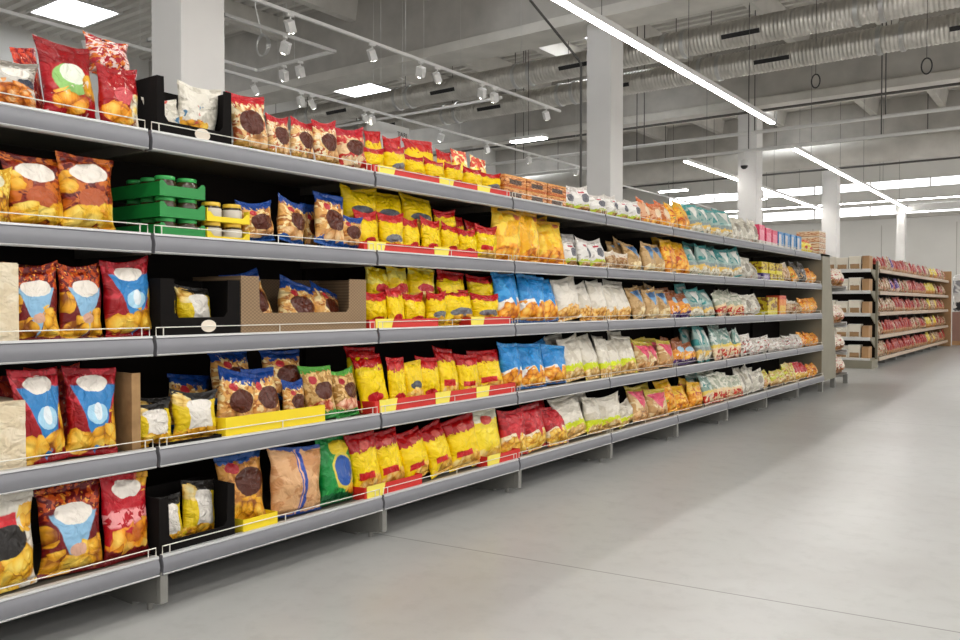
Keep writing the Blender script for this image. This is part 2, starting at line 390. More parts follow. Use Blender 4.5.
# security camera on the lower pipe
o = thing('security_camera', 'white dome security camera hanging from a pipe by the third pillar', 'security camera', P(15.75, 5.28, 4.1))
MB().tube([(0, 0, 0), (0, 0, -.16)], .018, 10).build('drop_pole', M['white'], o)
MB().lathe([(.03, 0), (.075, -.03), (.08, -.12), (.07, -.13)], 18, (0, 0, -.15)).build('housing', M['white'], o, True)
MB().lathe([(.068, 0), (.06, -.035), (.03, -.06), (.003, -.065)], 18, (0, 0, -.28)).build('dome', M['black'], o, True)
# hanging department sign
o = thing('hanging_sign', 'white hanging sign with dark capitals, half hidden behind the yellow bags', 'sign', P(11.49, 10.0, 3.4))
MB().box(-.03, .03, -1.05, 0, 0, .98, bev=.005).build('board', M['white'], o)
cu = bpy.data.curves.new('letters', 'FONT'); cu.body = 'TARI'; cu.size = .125; cu.extrude = .002; cu.align_x = 'RIGHT'; cu.materials.append(M['darkrod'])
t = link('letters', cu); dg = bpy.context.evaluated_depsgraph_get(); me_ = bpy.data.meshes.new_from_object(t.evaluated_get(dg)); bpy.data.objects.remove(t); t = link('letters', me_, o); t.location = (.033, -.06, .79); t.rotation_euler = (PI / 2, 0, PI / 2)
for y in (-.9, -.15): MB().tube([(0, y, .98), (0, y, ROOF - 3.4)], .004, 4).build('hanger_wire', M['steel'], o)

# ------------------------------------------------------------------ the long rack, bay by bay
DK = [2.915, 2.902, 2.895, 2.878, 2.863]                   # how far left each shelf's front edge stands
HK = [EYE + h for h in (.671, .272, -.124, -.553, -.969)]   # top of each price rail
LIP = .0775; BW = 1.25; S0 = 1.8445; DEPTH = [.50, .50, .50, .52, .55]; BACK = 3.46
SHELF_Z = [h - .012 for h in HK]                           # loading surface
def rail_prof(x0, z1, h):
    z0 = z1 - h
    return [(x0 - .03, z1), (x0 - .002, z1), (x0, z1 - .008), (x0 - .004, z1 - .012), (x0 + .004, z1 - .03), (x0 + .006, z1 - .045), (x0 + .003, z1 - .064),
            (x0 + .001, z0 + .007), (x0 + .005, z0 + .004), (x0 + .001, z0), (x0 - .03, z0)]
def wire_guard(x, z, y0, y1, r=.0022):
    mb = MB(); h = .032
    mb.tube([(x, y0 + .008, z), (x, y0 + .008, z + h), (x, y1 - .008, z + h), (x, y1 - .008, z)], r, 6)
    for y in (y0 + .04, (y0 + y1) / 2, y1 - .04): mb.tube([(x, y, z), (x, y, z + h)], r, 6)
    return mb
def bay(parent_loc, y0, y1):
    o = link('shelving_bay', None); o.location = parent_loc
    p = MB(); zt = HK[0] - .02
    p.box(-BACK - .03, -BACK, y0, y1, 0, zt)
    p.build('back_panel', M['back'], o)
    MB().box(-BACK + .001, -BACK + .03, y0, y0 + .03, 0, zt).build('upright', M['back'], o)
    ft = MB().prism([(-BACK + .03, .0), (-BACK + .03, .15), (-DK[4] - .035, .15), (-DK[4] - .035, .035), (-DK[4] - .06, .035), (-DK[4] - .2, .012), (-DK[4] - .2, 0.0)], 1, y0 + .001, y0 + .026)
    ft.box(-DK[4] - .034, -DK[4] - .006, y0, y0 + .034, .04, .165, bev=.003)
    ft.tube([(-DK[4] - .1, y0 + .014, 0), (-DK[4] - .1, y0 + .014, .05)], .012, 8)
    ft.build('foot', M['post'], o)
    for k in range(5):
        x0 = -DK[k]; z = SHELF_Z[k]
        m = MB().box(-BACK + .001, x0 - .031, y0 + .004, y1 - .004, z - .03, z)
        m.box(-BACK + .001, x0 - .031, y0 + .004, y0 + .012, z - .07, z - .03); m.box(-BACK + .001, x0 - .031, y1 - .012, y1 - .004, z - .07, z - .03)
        sh = m.build('shelf', M['shelf'], o)
        rp = rail_prof(x0, HK[k], LIP)
        rl = MB().prism(rp, 1, y0 + .008, y1 - .008)
        rl.mi = [0] * len(rl.mi)
        ro = rl.build('price_rail', [M['rail'], M['rail_edge']], sh, True)
        for pl in ro.data.polygons:
            zc = pl.center.z - HK[k]
            if abs(pl.normal.y) < .5 and (zc > -.010 or zc < -LIP + .009): pl.material_index = 1
        wire_guard(x0 - .012, HK[k], y0 + .006, y1 - .006).build('wire_guard', M['wire'], sh, True)
    return o
b0 = bay((0, S0, 0), 0, BW)
BN = ['leftmost, cut by the photo edge', 'second from the left, with green jar trays', 'third from the left, full of yellow bags', 'fourth from the left, with blue and silver bags', 'fifth from the left', 'sixth from the left', 'seventh from the left', 'eighth from the left, with cartons on top', 'farthest and partly behind others, at the olive panel']
for i in range(-1, 8):
    if i == 0: o = b0
    else: o = copy_tree(b0); o.location = (0, S0 + i * BW, 0)
    tag(o, 'grey shelving bay of the long rack, ' + BN[i + 1], 'shelving bay', 'bays of the long rack')
END = S0 + 8 * BW
# ------------------------------------------------------------------ printed bags
# layers: above/below(v, colour, jag) ell(cx,cy,rx,ry,colour) vee(cx,v0,v1,slope,colour) rect(u0,u1,v0,v1,colour) mott(colour,scale,thr,vlo,vhi) chips(cx,cy,rx,ry,[colours],scale)
GOLD = ['#8a4a10', '#e8a521', '#f6cf58']; PUFF = ['#b85a10', '#f19a1e', '#ffd060']; TAN = ['#8a5a2c', '#d79a5a', '#f2cf9a']; POP = ['#a87a38', '#e0b060', '#f6e2b0']
CRM = '#efe6da'
ST = {
 'redblue': ('#6c1113', [('mott', '#c8501c', 9, .52, .62, 1.1), ('mott', '#f0a23a', 14, .62, .66, 1.1), ('chips', .05, .47, .16, .13, GOLD, 3), ('vee', .5, .05, .68, .62, '#8cb9d8'), ('chips', .27, .15, .30, .13, GOLD, 3.0), ('chips', .80, .22, .26, .20, GOLD, 3), ('ell', .52, .28, .13, .07, '#d8a890'), ('ell', .5, .68, .31, .12, CRM)], .62),
 'redsky': ('#940c14', [('mott', '#c8303c', 5, .5, .5, 1.1), ('vee', .55, .02, .80, .60, '#2f7fbe'), ('ell', .55, .47, .22, .12, '#a8d4ea'), ('ell', .56, .50, .09, .10, '#e6eef2'), ('chips', .25, .17, .28, .13, GOLD, 3), ('chips', .72, .22, .34, .12, GOLD, 3), ('chips', .95, .38, .12, .2, GOLD, 3), ('ell', .5, .83, .30, .10, CRM)], .62),
 'redberry': ('#b81322', [('below', .16, '#6c1113', .02), ('mott', '#e06a50', 5, .56, .7, 1.1), ('mott', '#f2a0a0', 7, .50, .42, .60), ('chips', .3, .24, .3, .14, PUFF, 3), ('chips', .75, .3, .3, .16, PUFF, 3), ('chips', .9, .9, .15, .12, GOLD, 3), ('ell', .5, .83, .32, .10, CRM)], .62),
 'orangeoval': ('#8f2f14', [('mott', '#c86a20', 5, .48, -.1, 1.1), ('mott', '#5e1210', 7, .55, -.1, 1.1), ('ell', .5, .40, .28, .16, '#b4562a'), ('chips', .1, .62, .16, .14, GOLD, 3), ('chips', .32, .17, .32, .15, ['#d89018', '#f4be2c', '#ffe070'], 2.4), ('chips', .78, .2, .28, .17, ['#d89018', '#f4be2c', '#ffe070'], 2.4), ('ell', .5, .76, .34, .14, CRM)], .62),
 'redflame': ('#9a1220', [('mott', '#d84a30', 6, .5, -.1, 1.1), ('mott', '#f4c8b0', 9, .64, -.1, 1.1)], .6),
 'redgreen': ('#8a0810', [('below', .68, '#aa0c18', .04), ('ell', .45, .50, .33, .20, '#8fc06a'), ('ell', .5, .57, .26, .14, '#e6ead8'), ('chips', .45, .22, .34, .14, PUFF, 3), ('chips', .85, .42, .2, .16, GOLD, 3), ('mott', '#e8d8d0', 6, .66, .05, .55)], .6),
 'redgold': ('#a20d16', [('ell', .5, .52, .26, .14, '#d0555a'), ('mott', '#f0c8b8', 7, .64, .45, 1.1), ('chips', .4, .24, .4, .17, PUFF, 2.6), ('chips', .85, .30, .2, .25, ['#8a4a10', '#e8e0c8', '#f6cf58'], 3)], .6),
 'redmix': ('#b3202c', [('mott', '#f0d6cc', 7, .50, -.1, 1.1), ('mott', '#e07a2a', 9, .56, -.1, 1.1), ('mott', '#5a1a20', 6, .62, -.1, 1.1)], .6),
 'fries': ('#c9c4ba', [('mott', '#8a8478', 5, .55, .4, 1.1), ('above', .85, '#8d857a', .03), ('ell', .6, .70, .25, .10, CRM), ('ell', .8, .50, .2, .09, '#3c4450'), ('chips', .5, .25, .5, .24, ['#a8501c', '#e8892c', '#f8c890'], 5)], .6),
 'goldchip': ('#d9a520', [('mott', '#f4d460', 5, .5, -.1, 1.1), ('chips', .5, .3, .5, .3, GOLD, 3), ('ell', .4, .75, .3, .14, '#e8e0c0')], .6),
 'chocgold': ('#e6bd7e', [('mott', '#b85a30', 6, .52, -.1, 1.1), ('mott', '#f7e6c0', 8, .54, -.1, 1.1), ('above', .82, '#c0242c', .08), ('below', .17, '#b88a3c', .05), ('mott', '#48a040', 5, .62, -.1, .2), ('chips', .7, .2, .35, .12, TAN, 3), ('ell', .5, .50, .36, .22, '#54220f')], .4),
 'chocred': ('#e9c89a', [('mott', '#c8342c', 5, .50, -.1, 1.1), ('above', .80, '#b81c2c', .06), ('ell', .55, .5, .34, .2, '#54220f'), ('mott', '#f6ead0', 7, .6, -.1, .3)], .4),
 'chocblue': ('#dfa558', [('mott', '#b06a2c', 6, .54, -.1, 1.1), ('mott', '#f6dca0', 7, .55, -.1, 1.1), ('above', .80, '#14428f', .10), ('below', .13, '#24569e', .06), ('ell', .30, .70, .11, .07, '#c03038'), ('chips', .5, .20, .42, .11, TAN, 3), ('ell', .54, .47, .36, .20, '#52200e')], .45),
 'chocgreen': ('#dfb878', [('mott', '#b0803c', 7, .5, -.1, 1.1), ('above', .90, '#58a83c', .05), ('below', .16, '#2f9038', .05), ('ell', .3, .75, .13, .08, '#b83038'), ('chips', .5, .26, .4, .11, ['#a83a20', '#e09070', '#f6d0b0'], 4), ('ell', .62, .53, .33, .17, '#54220f')], .45),
 'chocbrown': ('#d99a4a', [('mott', '#b0702c', 6, .52, -.1, 1.1), ('above', .88, '#2f5a9c', .05), ('ell', .28, .80, .15, .08, '#b83038'), ('ell', .6, .58, .34, .2, '#4e2212'), ('chips', .5, .2, .45, .16, GOLD, 4), ('below', .06, '#c88a2c', .02)], .4),
 'tanstripe': ('#d9a878', [('mott', '#c48a58', 3.5, .52, -.1, 1.1), ('above', .95, '#2c4a8a', .02), ('below', .035, '#2c4a8a', .01), ('rect', .45, .57, .02, .96, '#2548a0'), ('rect', .475, .50, .02, .96, '#e8b48c')], .3),
 'greenblue': ('#118a3c', [('mott', '#3aa84c', 4, .55, -.1, 1.1), ('below', .14, '#0f5c30', .03), ('ell', .58, .80, .30, .12, '#f0cf30'), ('ell', .58, .45, .34, .27, '#e8d048'), ('ell', .58, .45, .28, .22, '#1d4f9e'), ('chips', .8, .17, .2, .08, GOLD, 3)], .35),
 'yellowred': ('#f4d000', [('above', .76, '#b8070c', .07), ('ell', .5, .81, .17, .08, '#cc3a36'), ('mott', '#a8141c', 6, .62, .68, 1.1), ('chips', .5, .02, .55, .12, TAN, 3), ('ell', .42, .22, .26, .08, '#c6242a')], .35),
 'yellowgrey': ('#f4d000', [('above', .77, '#b8070c', .07), ('ell', .5, .83, .16, .07, '#cc3a36'), ('ell', .5, .32, .38, .11, '#77787c'), ('chips', .5, .12, .5, .13, GOLD, 3)], .35),
 'yellowpuff': ('#f2cc04', [('above', .93, '#e4bc00', .02), ('ell', .45, .45, .33, .10, '#4c4e56'), ('chips', .55, .20, .48, .19, ['#b87018', '#eeb040', '#fbe088'], 3)], .35),
 'yellowpatch': ('#f2cc04', [('mott', '#fae86a', 3, .55, -.1, 1.1), ('ell', .5, .45, .34, .12, '#c22a30'), ('chips', .5, .18, .5, .17, ['#c07c24', '#eeb44c', '#fbe088'], 3)], .35),
 'yellowpale': ('#f4dc50', [('above', .72, '#e0553c', .08), ('mott', '#fbf0b0', 5, .55, .3, 1.1), ('ell', .5, .35, .3, .1, '#d05040')], .35),
 'yellowdot': ('#f4d000', [('above', .72, '#ac060b', .06), ('mott', '#9a1018', 6, .62, .7, 1.1), ('ell', .5, .80, .15, .07, '#cf5a50'), ('chips', .62, .12, .5, .16, ['#c0842c', '#efba4a', '#f8dc90'], 4), ('rect', .12, .62, .24, .36, '#cc1f22')], .35),
 'yellowwhite': ('#f7db2c', [('above', .78, '#e8e4cc', .04), ('ell', .5, .80, .18, .08, '#cf4a40'), ('chips', .5, .13, .5, .14, ['#d0a428', '#f0cc50', '#fae698'], 4)], .35),
 'golden': ('#ecac10', [('mott', '#f6cc40', 2.2, .52, .2, 1.1), ('above', .93, '#dba020', .02), ('ell', .78, .88, .12, .07, '#c86a4a'), ('chips', .5, .12, .6, .20, PUFF, 4)], .33),
 'bluepuff': ('#1f7fc4', [('mott', '#3c9ad8', 3, .52, -.1, 1.1), ('ell', .5, .26, .62, .23, '#f4f2ec'), ('chips', .5, .22, .60, .23, PUFF, 4), ('below', .05, '#174f86', .01), ('vee', .55, .30, .9, .55, '#2a8ad0')], .35),
 'redpuff': ('#a00c16', [('mott', '#c8282e', 3, .5, .3, 1.1), ('ell', .5, .24, .62, .22, '#f4e2c0'), ('chips', .5, .20, .60, .22, ['#b87818', '#eeb838', '#fbe080'], 5), ('vee', .52, .28, .9, .55, '#c8242e')], .35),
 'silverpop': ('#ece4d6', [('mott', '#d8cfbe', 2.5, .55, .2, 1.1), ('chips', .5, .14, .6, .19, ['#a8641c', '#e8a844', '#f6d890'], 6)], .3),
 'silverlime': ('#e4dccc', [('mott', '#cfc5b2', 2.5, .55, .3, 1.1), ('below', .36, '#d6e01c', .05), ('chips', .5, .10, .6, .15, POP, 6)], .3),
 'whiteoval': ('#eeeae4', [('above', .86, '#d8d0c8', .03), ('mott', '#c8c0b8', 4, .6, .3, 1.1), ('rect', .3, .6, .68, .76, '#c8404c'), ('ell', .58, .48, .24, .17, '#6a6a70'), ('below', .24, '#c8d83c', .05), ('chips', .6, .08, .5, .10, TAN, 4)], .4),
 'salmon': ('#e8b48c', [('mott', '#c8703c', 4, .52, -.1, 1.1), ('above', .8, '#d8703c', .06), ('ell', .5, .5, .25, .2, '#f0d8b8'), ('chips', .5, .12, .5, .14, PUFF, 4)], .4),
 'tancookie': ('#d8b890', [('mott', '#a87c4c', 5, .5, -.1, 1.1), ('above', .7, '#e8dcc8', .05), ('mott', '#b8404c', 5, .64, .2, .9)], .4),
 'kraftblue': ('#c9a470', [('mott', '#b08a54', 4, .55, -.1, 1.1), ('vee', .5, .38, .86, .75, '#6f9cc4'), ('ell', .5, .78, .25, .10, '#40628c'), ('chips', .5, .15, .4, .14, ['#c89a58', '#efd49a', '#f8e8c0'], 4)], .4),
 'orangeleaf': ('#ee9a24', [('mott', '#f8c84c', 4, .5, -.1, 1.1), ('above', .8, '#e8b020', .08), ('mott', '#c8501c', 5, .58, .1, .8), ('mott', '#6aa04c', 5, .62, -.1, .4), ('chips', .5, .2, .5, .2, PUFF, 4)], .38),
 'teal': ('#9fb8b0', [('mott', '#2f8a88', 3.5, .52, .45, 1.1), ('above', .88, '#4a9c98', .05), ('vee', .5, .44, .9, .6, '#eceae2'), ('below', .40, '#8c9a96', .03), ('below', .30, '#e8c060', .05), ('chips', .5, .12, .5, .12, ['#8a7a5c', '#e8dcc0', '#f4efe0'], 6), ('below', .05, '#2c8a86', .01)], .38),
 'tealcorn': ('#8fa89c', [('mott', '#dfe4dc', 4, .54, .4, 1.1), ('mott', '#3c8c84', 4, .6, .4, 1.1), ('below', .46, '#f0d468', .05), ('below', .36, '#f0d8b0', .04), ('mott', '#d0341c', 6, .50, -.1, .3), ('mott', '#4a90a8', 5, .66, .2, .5)], .38),
 'reddot': ('#b4b8a0', [('mott', '#e8e4d4', 4, .5, .3, 1.1), ('below', .45, '#f0d4a4', .05), ('mott', '#cc2a1c', 7, .50, -.1, .34)], .38),
 'silver': ('#d2ccbc', [('mott', '#b4ab98', 3, .56, -.1, 1.1), ('mott', '#ece6d8', 4, .54, -.1, 1.1), ('ell', .5, .5, .2, .2, '#9a9282'), ('mott', '#c86a3c', 6, .64, -.1, .3)], .32),
 'purplecorn': ('#ee9a48', [('above', .62, '#9a5a34', .08), ('ell', .5, .62, .32, .14, '#a8cce0'), ('chips', .5, .36, .5, .14, PUFF, 4), ('below', .20, '#4c2a6c', .06), ('mott', '#f0e0e8', 6, .62, -.1, .5)], .38),
 'pinkcone': ('#c99c64', [('mott', '#e8cfa0', 4, .54, -.1, 1.1), ('above', .84, '#c8b03c', .06), ('vee', .5, .30, .84, .85, '#e0506c'), ('chips', .5, .14, .45, .14, TAN, 4)], .36),
 'clearpack': ('#d6cbbd', [('mott', '#f4efe8', 6, .5, -.1, 1.1), ('mott', '#c04038', 6, .6, -.1, .75), ('mott', '#7a6a5c', 6, .62, .3, 1.1)], .25),
 'limepack': ('#d9ae6a', [('mott', '#d8d848', 4, .5, .3, 1.1), ('mott', '#f0e6b0', 5, .56, -.1, 1.1), ('mott', '#b07838', 5, .58, -.1, .7), ('mott', '#e8b0a0', 5, .6, -.1, .5)], .32),
 'orangefoil': ('#e8871e', [('mott', '#f8b84c', 5, .5, -.1, 1.1), ('mott', '#f6ead4', 6, .6, -.1, .5), ('mott', '#b84c10', 5, .6, .2, 1.1)], .35),
 'darkfoil': ('#3c352e', [('mott', '#c8a070', 5, .56, -.1, .6), ('mott', '#8a8074', 6, .6, .4, 1.1)], .3),
 'creamchip': ('#ddd6c8', [('chips', .5, .24, .6, .26, ['#c07c14', '#eebc34', '#f8dc70'], 3), ('rect', .0, .62, .58, .80, '#cf1f28'), ('ell', .35, .52, .45, .17, '#26221f'), ('chips', .85, .72, .18, .14, GOLD, 3)], .5),
 'cupyellow': ('#e8c81e', [('above', .78, '#262320', .05), ('chips', .2, .8, .25, .14, ['#c8902c', '#f0cc70', '#f8e8b0'], 3), ('rect', .28, .82, .22, .68, '#e6dfd4'), ('chips', .5, .10, .5, .14, GOLD, 4), ('ell', .55, .70, .31, .14, '#efe8de')], .35),
 'whiteblue': ('#e6e0d2', [('mott', '#cfc8b8', 4, .55, -.1, 1.1), ('mott', '#4c7c9c', 4, .62, -.1, .6), ('chips', .35, .2, .4, .18, GOLD, 3), ('mott', '#c83c34', 5, .66, .3, 1.1)], .4),
 'farred': ('#9c1410', [('mott', '#c8503a', 4, .54, -.1, 1.1), ('below', .28, '#c89468', .1)], .4),
 'farcream': ('#ccb494', [('mott', '#94683f', 4, .5, -.1, 1.1), ('mott', '#c8483c', 4, .62, -.1, 1.1)], .4),
 'farpurple': ('#5a3a88', [('mott', '#c8a0c8', 4, .56, -.1, 1.1), ('below', .3, '#d8b8a0', .1)], .4),
 'faryellow': ('#e6cc2c', [('mott', '#f0e0a0', 4, .56, -.1, 1.1), ('below', .35, '#c88a3c', .1)], .4),
 'bread': ('#ead6c0', [('below', .38, '#a8743c', .06), ('mott', '#f6ecdc', 4, .5, .3, 1.1), ('mott', '#c8605a', 5, .58, .2, 1.1), ('mott', '#7a4a24', 4, .55, -.1, .4)], .4),
}
def bag_material(name):
    base, layers = ST[name][:2]; g = G('print_' + name)
    uv = g.N.new('ShaderNodeUVMap').outputs[0]; oi = g.N.new('ShaderNodeObjectInfo'); rnd = g.m('MULTIPLY', oi.outputs['Random'], 37.0)
    f, cc = g.noise(uv, 5.0, 3, rnd); q = g.sep(cc); p0 = g.sep(uv)
    u = g.m('ADD', p0[0], g.m('MULTIPLY', g.m('SUBTRACT', q[0], .5), .10)); v = g.m('ADD', p0[1], g.m('MULTIPLY', g.m('SUBTRACT', q[1], .5), .08))
    uvw = g.xyz(u, g.m('MULTIPLY', v, 1.4)); col = hx(base); vor = {}
    for ly in layers:
        t = ly[0]
        if t in ('above', 'below'):
            jag = g.m('MULTIPLY', g.m('SUBTRACT', g.noise(uv, 11.0, 2, rnd)[0], .5), ly[3] * 4)
            x = g.m('SUBTRACT', g.m('ADD', v, jag), ly[1]) if t == 'above' else g.m('SUBTRACT', ly[1], g.m('ADD', v, jag))
            col = g.mix(g.sm(x, 80), col, hx(ly[2]))
        elif t in ('ell', 'chips'):
            dx = g.m('DIVIDE', g.m('SUBTRACT', u, ly[1]), ly[3]); dy = g.m('DIVIDE', g.m('SUBTRACT', v, ly[2]), ly[4])
            d = g.m('SQRT', g.m('ADD', g.m('MULTIPLY', dx, dx), g.m('MULTIPLY', dy, dy)))
            if t == 'ell': col = g.mix(g.sm(g.m('SUBTRACT', 1.0, d), 18), col, hx(ly[5]))
            else:
                sc = ly[6]
                if sc not in vor:
                    n = g.N.new('ShaderNodeTexVoronoi'); n.voronoi_dimensions = '3D'; n.inputs['Scale'].default_value = sc * 1.5
                    g.L.new(g.xyz(u, g.m('MULTIPLY', v, 1.4), rnd), n.inputs['Vector']); vor[sc] = n
                n = vor[sc]; cr = g.sep(n.outputs['Color'])[0]
                k = g.m('ADD', g.m('MULTIPLY', cr, .45), g.m('SUBTRACT', .78, g.m('MULTIPLY', n.outputs['Distance'], .95)))
                cc3 = g.ramp(k, [(.18, hx(ly[5][0])), (.50, hx(ly[5][1])), (.95, hx(ly[5][2]))])
                wob = g.m('MULTIPLY', g.m('SUBTRACT', cr, .5), .5)
                col = g.mix(g.sm(g.m('SUBTRACT', g.m('ADD', 1.0, wob), d), 10), col, cc3)
        elif t == 'vee':
            x = g.m('SUBTRACT', g.m('MULTIPLY', g.m('SUBTRACT', v, ly[2]), ly[4]), g.m('ABSOLUTE', g.m('SUBTRACT', u, ly[1])))
            col = g.mix(g.m('MULTIPLY', g.sm(x, 50), g.sm(g.m('SUBTRACT', ly[3], v), 50)), col, hx(ly[5]))
        elif t == 'rect':
            a = g.m('MINIMUM', g.m('SUBTRACT', u, ly[1]), g.m('SUBTRACT', ly[2], u)); b = g.m('MINIMUM', g.m('SUBTRACT', v, ly[3]), g.m('SUBTRACT', ly[4], v))
            col = g.mix(g.sm(g.m('MINIMUM', a, b), 60), col, hx(ly[5]))
        elif t == 'mott':
            nf, _ = g.noise(uvw, ly[2], 2, g.m('ADD', rnd, ly[3] * 9 + ly[2]), .5, .6)
            m_ = g.sm(g.m('SUBTRACT', nf, ly[3]), 22)
            if ly[4] > -.05: m_ = g.m('MULTIPLY', m_, g.sm(g.m('SUBTRACT', v, ly[4]), 30))
            if ly[5] < 1.05: m_ = g.m('MULTIPLY', m_, g.sm(g.m('SUBTRACT', ly[5], v), 30))
            col = g.mix(m_, col, hx(ly[1]))
    g.put(g.bs.inputs['Base Color'], col); g.bs.inputs['Roughness'].default_value = .30; g.bs.inputs['Specular IOR Level'].default_value = .28; g.bs.inputs['Coat Weight'].default_value = .2; g.bs.inputs['Coat Roughness'].default_value = .08
    b, _ = g.noise(uvw, 4, 2, rnd, .5, 1.2)
    g.bump(b, .8, .03)
    return g.mat
BM = {}
def bmat(n):
    if n not in BM: BM[n] = bag_material(n)
    return BM[n]

def bag_meshes(seed, nu=24, nv=34, ear=1.0, slump=0.0, squat=0.0):
    """a filled pillow bag 1 x 1 x 1 (width x height x girth), front towards -Y, standing on its lower seal.
    returns (body, top seal, bottom seal)"""
    rr = random.Random(seed); ph = [rr.uniform(0, 6.28) for _ in range(8)]; off = Vector((rr.uniform(0, 50), rr.uniform(0, 50), 0))
    sway = rr.uniform(-.05, .05); fold = rr.uniform(-.25, .25) ; tl = rr.uniform(-.04, .04)
    V0, V1 = .055, .93
    def pos(u, v, side):
        t = min(max((v - V0) / (V1 - V0), 0), 1)
        full = math.sin(PI * t ** (.80)) ** .62 if 0 < t < 1 else 0.0
        c = abs(2 * u - 1); edge = max(0.0, 1 - c ** 2.6) ** .62
        th = .5 * full * edge
        near = math.exp(-t / .13) + math.exp(-(1 - t) / .13)
        th += edge * near * .10 * math.sin(u * 17 + ph[0] + 2 * side) * (1 if 0 < t < 1 else .25)
        n = noise.noise(Vector((u * 3.2 + side * 7, v * 4, 0)) + off)
        th += edge * full * .10 * n + .03 * edge * full * math.sin(v * 9 + u * 5 + ph[1])
        n2 = abs(noise.noise(Vector((u * 5.5 + side * 3 + v * 2, v * 5 - u * 2, 3)) + off)); th -= edge * full * .13 * max(0, .34 - n2)
        n3 = noise.noise(Vector((u * 11 + side * 5, v * 8, 9)) + off); th += edge * full * .03 * n3
        lx = noise.noise(Vector((v * 3.5, side * 0 + (5 if u > .5 else 0), 2)) + off)
        w = 1 - .105 * full + .02 * ear * near + .05 * lx * full
        x = (u - .5) * w + sway * t * t + .012 * math.sin(v * 11 + ph[2]) * c
        z = v
        if t >= 1: z = v + tl * (u - .5) * 2
        z += .004 * ear * near * (c ** 3) * (1 if t > .5 else -1) * (0 if t <= .5 else 1)
        z -= slump * .3 * math.sin(PI * u) * t ** 3 * .3
        y = side * th
        y += fold * max(0, v - .80) * 1.2 + .03 * math.sin(u * 8 + ph[3]) * near
        y -= .18 * slump * t * t
        return (x, y, max(z, 0.0))
    def sheet(va, vb, n, sides=(-1, 1), thin=None):
        vs = []; fs = []; uvs = []
        idx = {}
        for sd in sides:
            for j in range(n + 1):
                v = va + (vb - va) * j / n
                for i in range(nu + 1):
                    u = i / nu; key = (i, j, 0 if (i in (0, nu)) and thin is None else sd)
                    if key in idx: continue
                    if thin is None: p = pos(u, v, sd)
                    else:
                        a = pos(u, v, 1); b = pos(u, v, -1); p = (a[0], (a[1] + b[1]) / 2 + sd * thin + .012 * math.sin(v * 260), a[2])
                    idx[key] = len(vs); vs.append(p); uvs.append((u, v))
        def K(i, j, sd): return idx[(i, j, 0 if (i in (0, nu)) and thin is None else sd)]
        for sd in sides:
            for j in range(n):
                for i in range(nu):
                    q = [K(i, j, sd), K(i + 1, j, sd), K(i + 1, j + 1, sd), K(i, j + 1, sd)]
                    if sd == 1: q = q[::-1]
                    fs.append(q)
        if thin is not None:
            rim = [(i, 0) for i in range(nu + 1)] + [(nu, j) for j in range(1, n + 1)] + [(i, n) for i in range(nu - 1, -1, -1)] + [(0, j) for j in range(n - 1, 0, -1)]
            for a, b in zip(rim, rim[1:] + rim[:1]): fs.append([K(*b, -1), K(*a, -1), K(*a, 1), K(*b, 1)])
        else:
            for j in (0, n):
                for i in range(nu):
                    q = [K(i, j, -1), K(i + 1, j, -1), K(i + 1, j, 1), K(i, j, 1)]; fs.append(list(dict.fromkeys(q)))
        return vs, [f for f in fs if len(set(f)) > 2], uvs
    out = []
    for nm, (va, vb, n, thin) in (('body', (V0, V1, nv, None)), ('top_seal', (V1, 1.0, 4, .012)), ('bottom_seal', (0, V0, 3, .012))):
        vs, fs, uvs = sheet(va, vb, n, (-1, 1), thin); me = bpy.data.meshes.new('bag_' + nm); me.from_pydata(vs, [], fs); me.update()
        uvl = me.uv_layers.new(name='UVMap')
        for l in me.loops: uvl.data[l.index].uv = uvs[l.vertex_index]
        me.polygons.foreach_set('use_smooth', [True] * len(me.polygons)); me.materials.append(None); out.append(me)
    return out
BAGS = [bag_meshes(100 + i, slump=[0, .3, .6, .1, .5, .2][i % 6], ear=[1, .6, 1.4][i % 3]) for i in range(6)]
FLOPPY = [bag_meshes(200 + i, slump=1.0, ear=1.6) for i in range(3)]
SMALL = [bag_meshes(300 + i, nu=8, nv=10, slump=.3) for i in range(3)]

def put_mat(o, mat):
    o.material_slots[0].link = 'OBJECT'; o.material_slots[0].material = mat
def make_bag(kind, meshes, style, w, t, h, parts=True):
    o = link(kind, None)
    b = link('pouch', meshes[0], o); s1 = link('top_seal', meshes[1], o); s2 = link('bottom_seal', meshes[2], o)
    for q in (b, s1, s2): put_mat(q, bmat(style)); q.scale = (w, t, h)
    return o

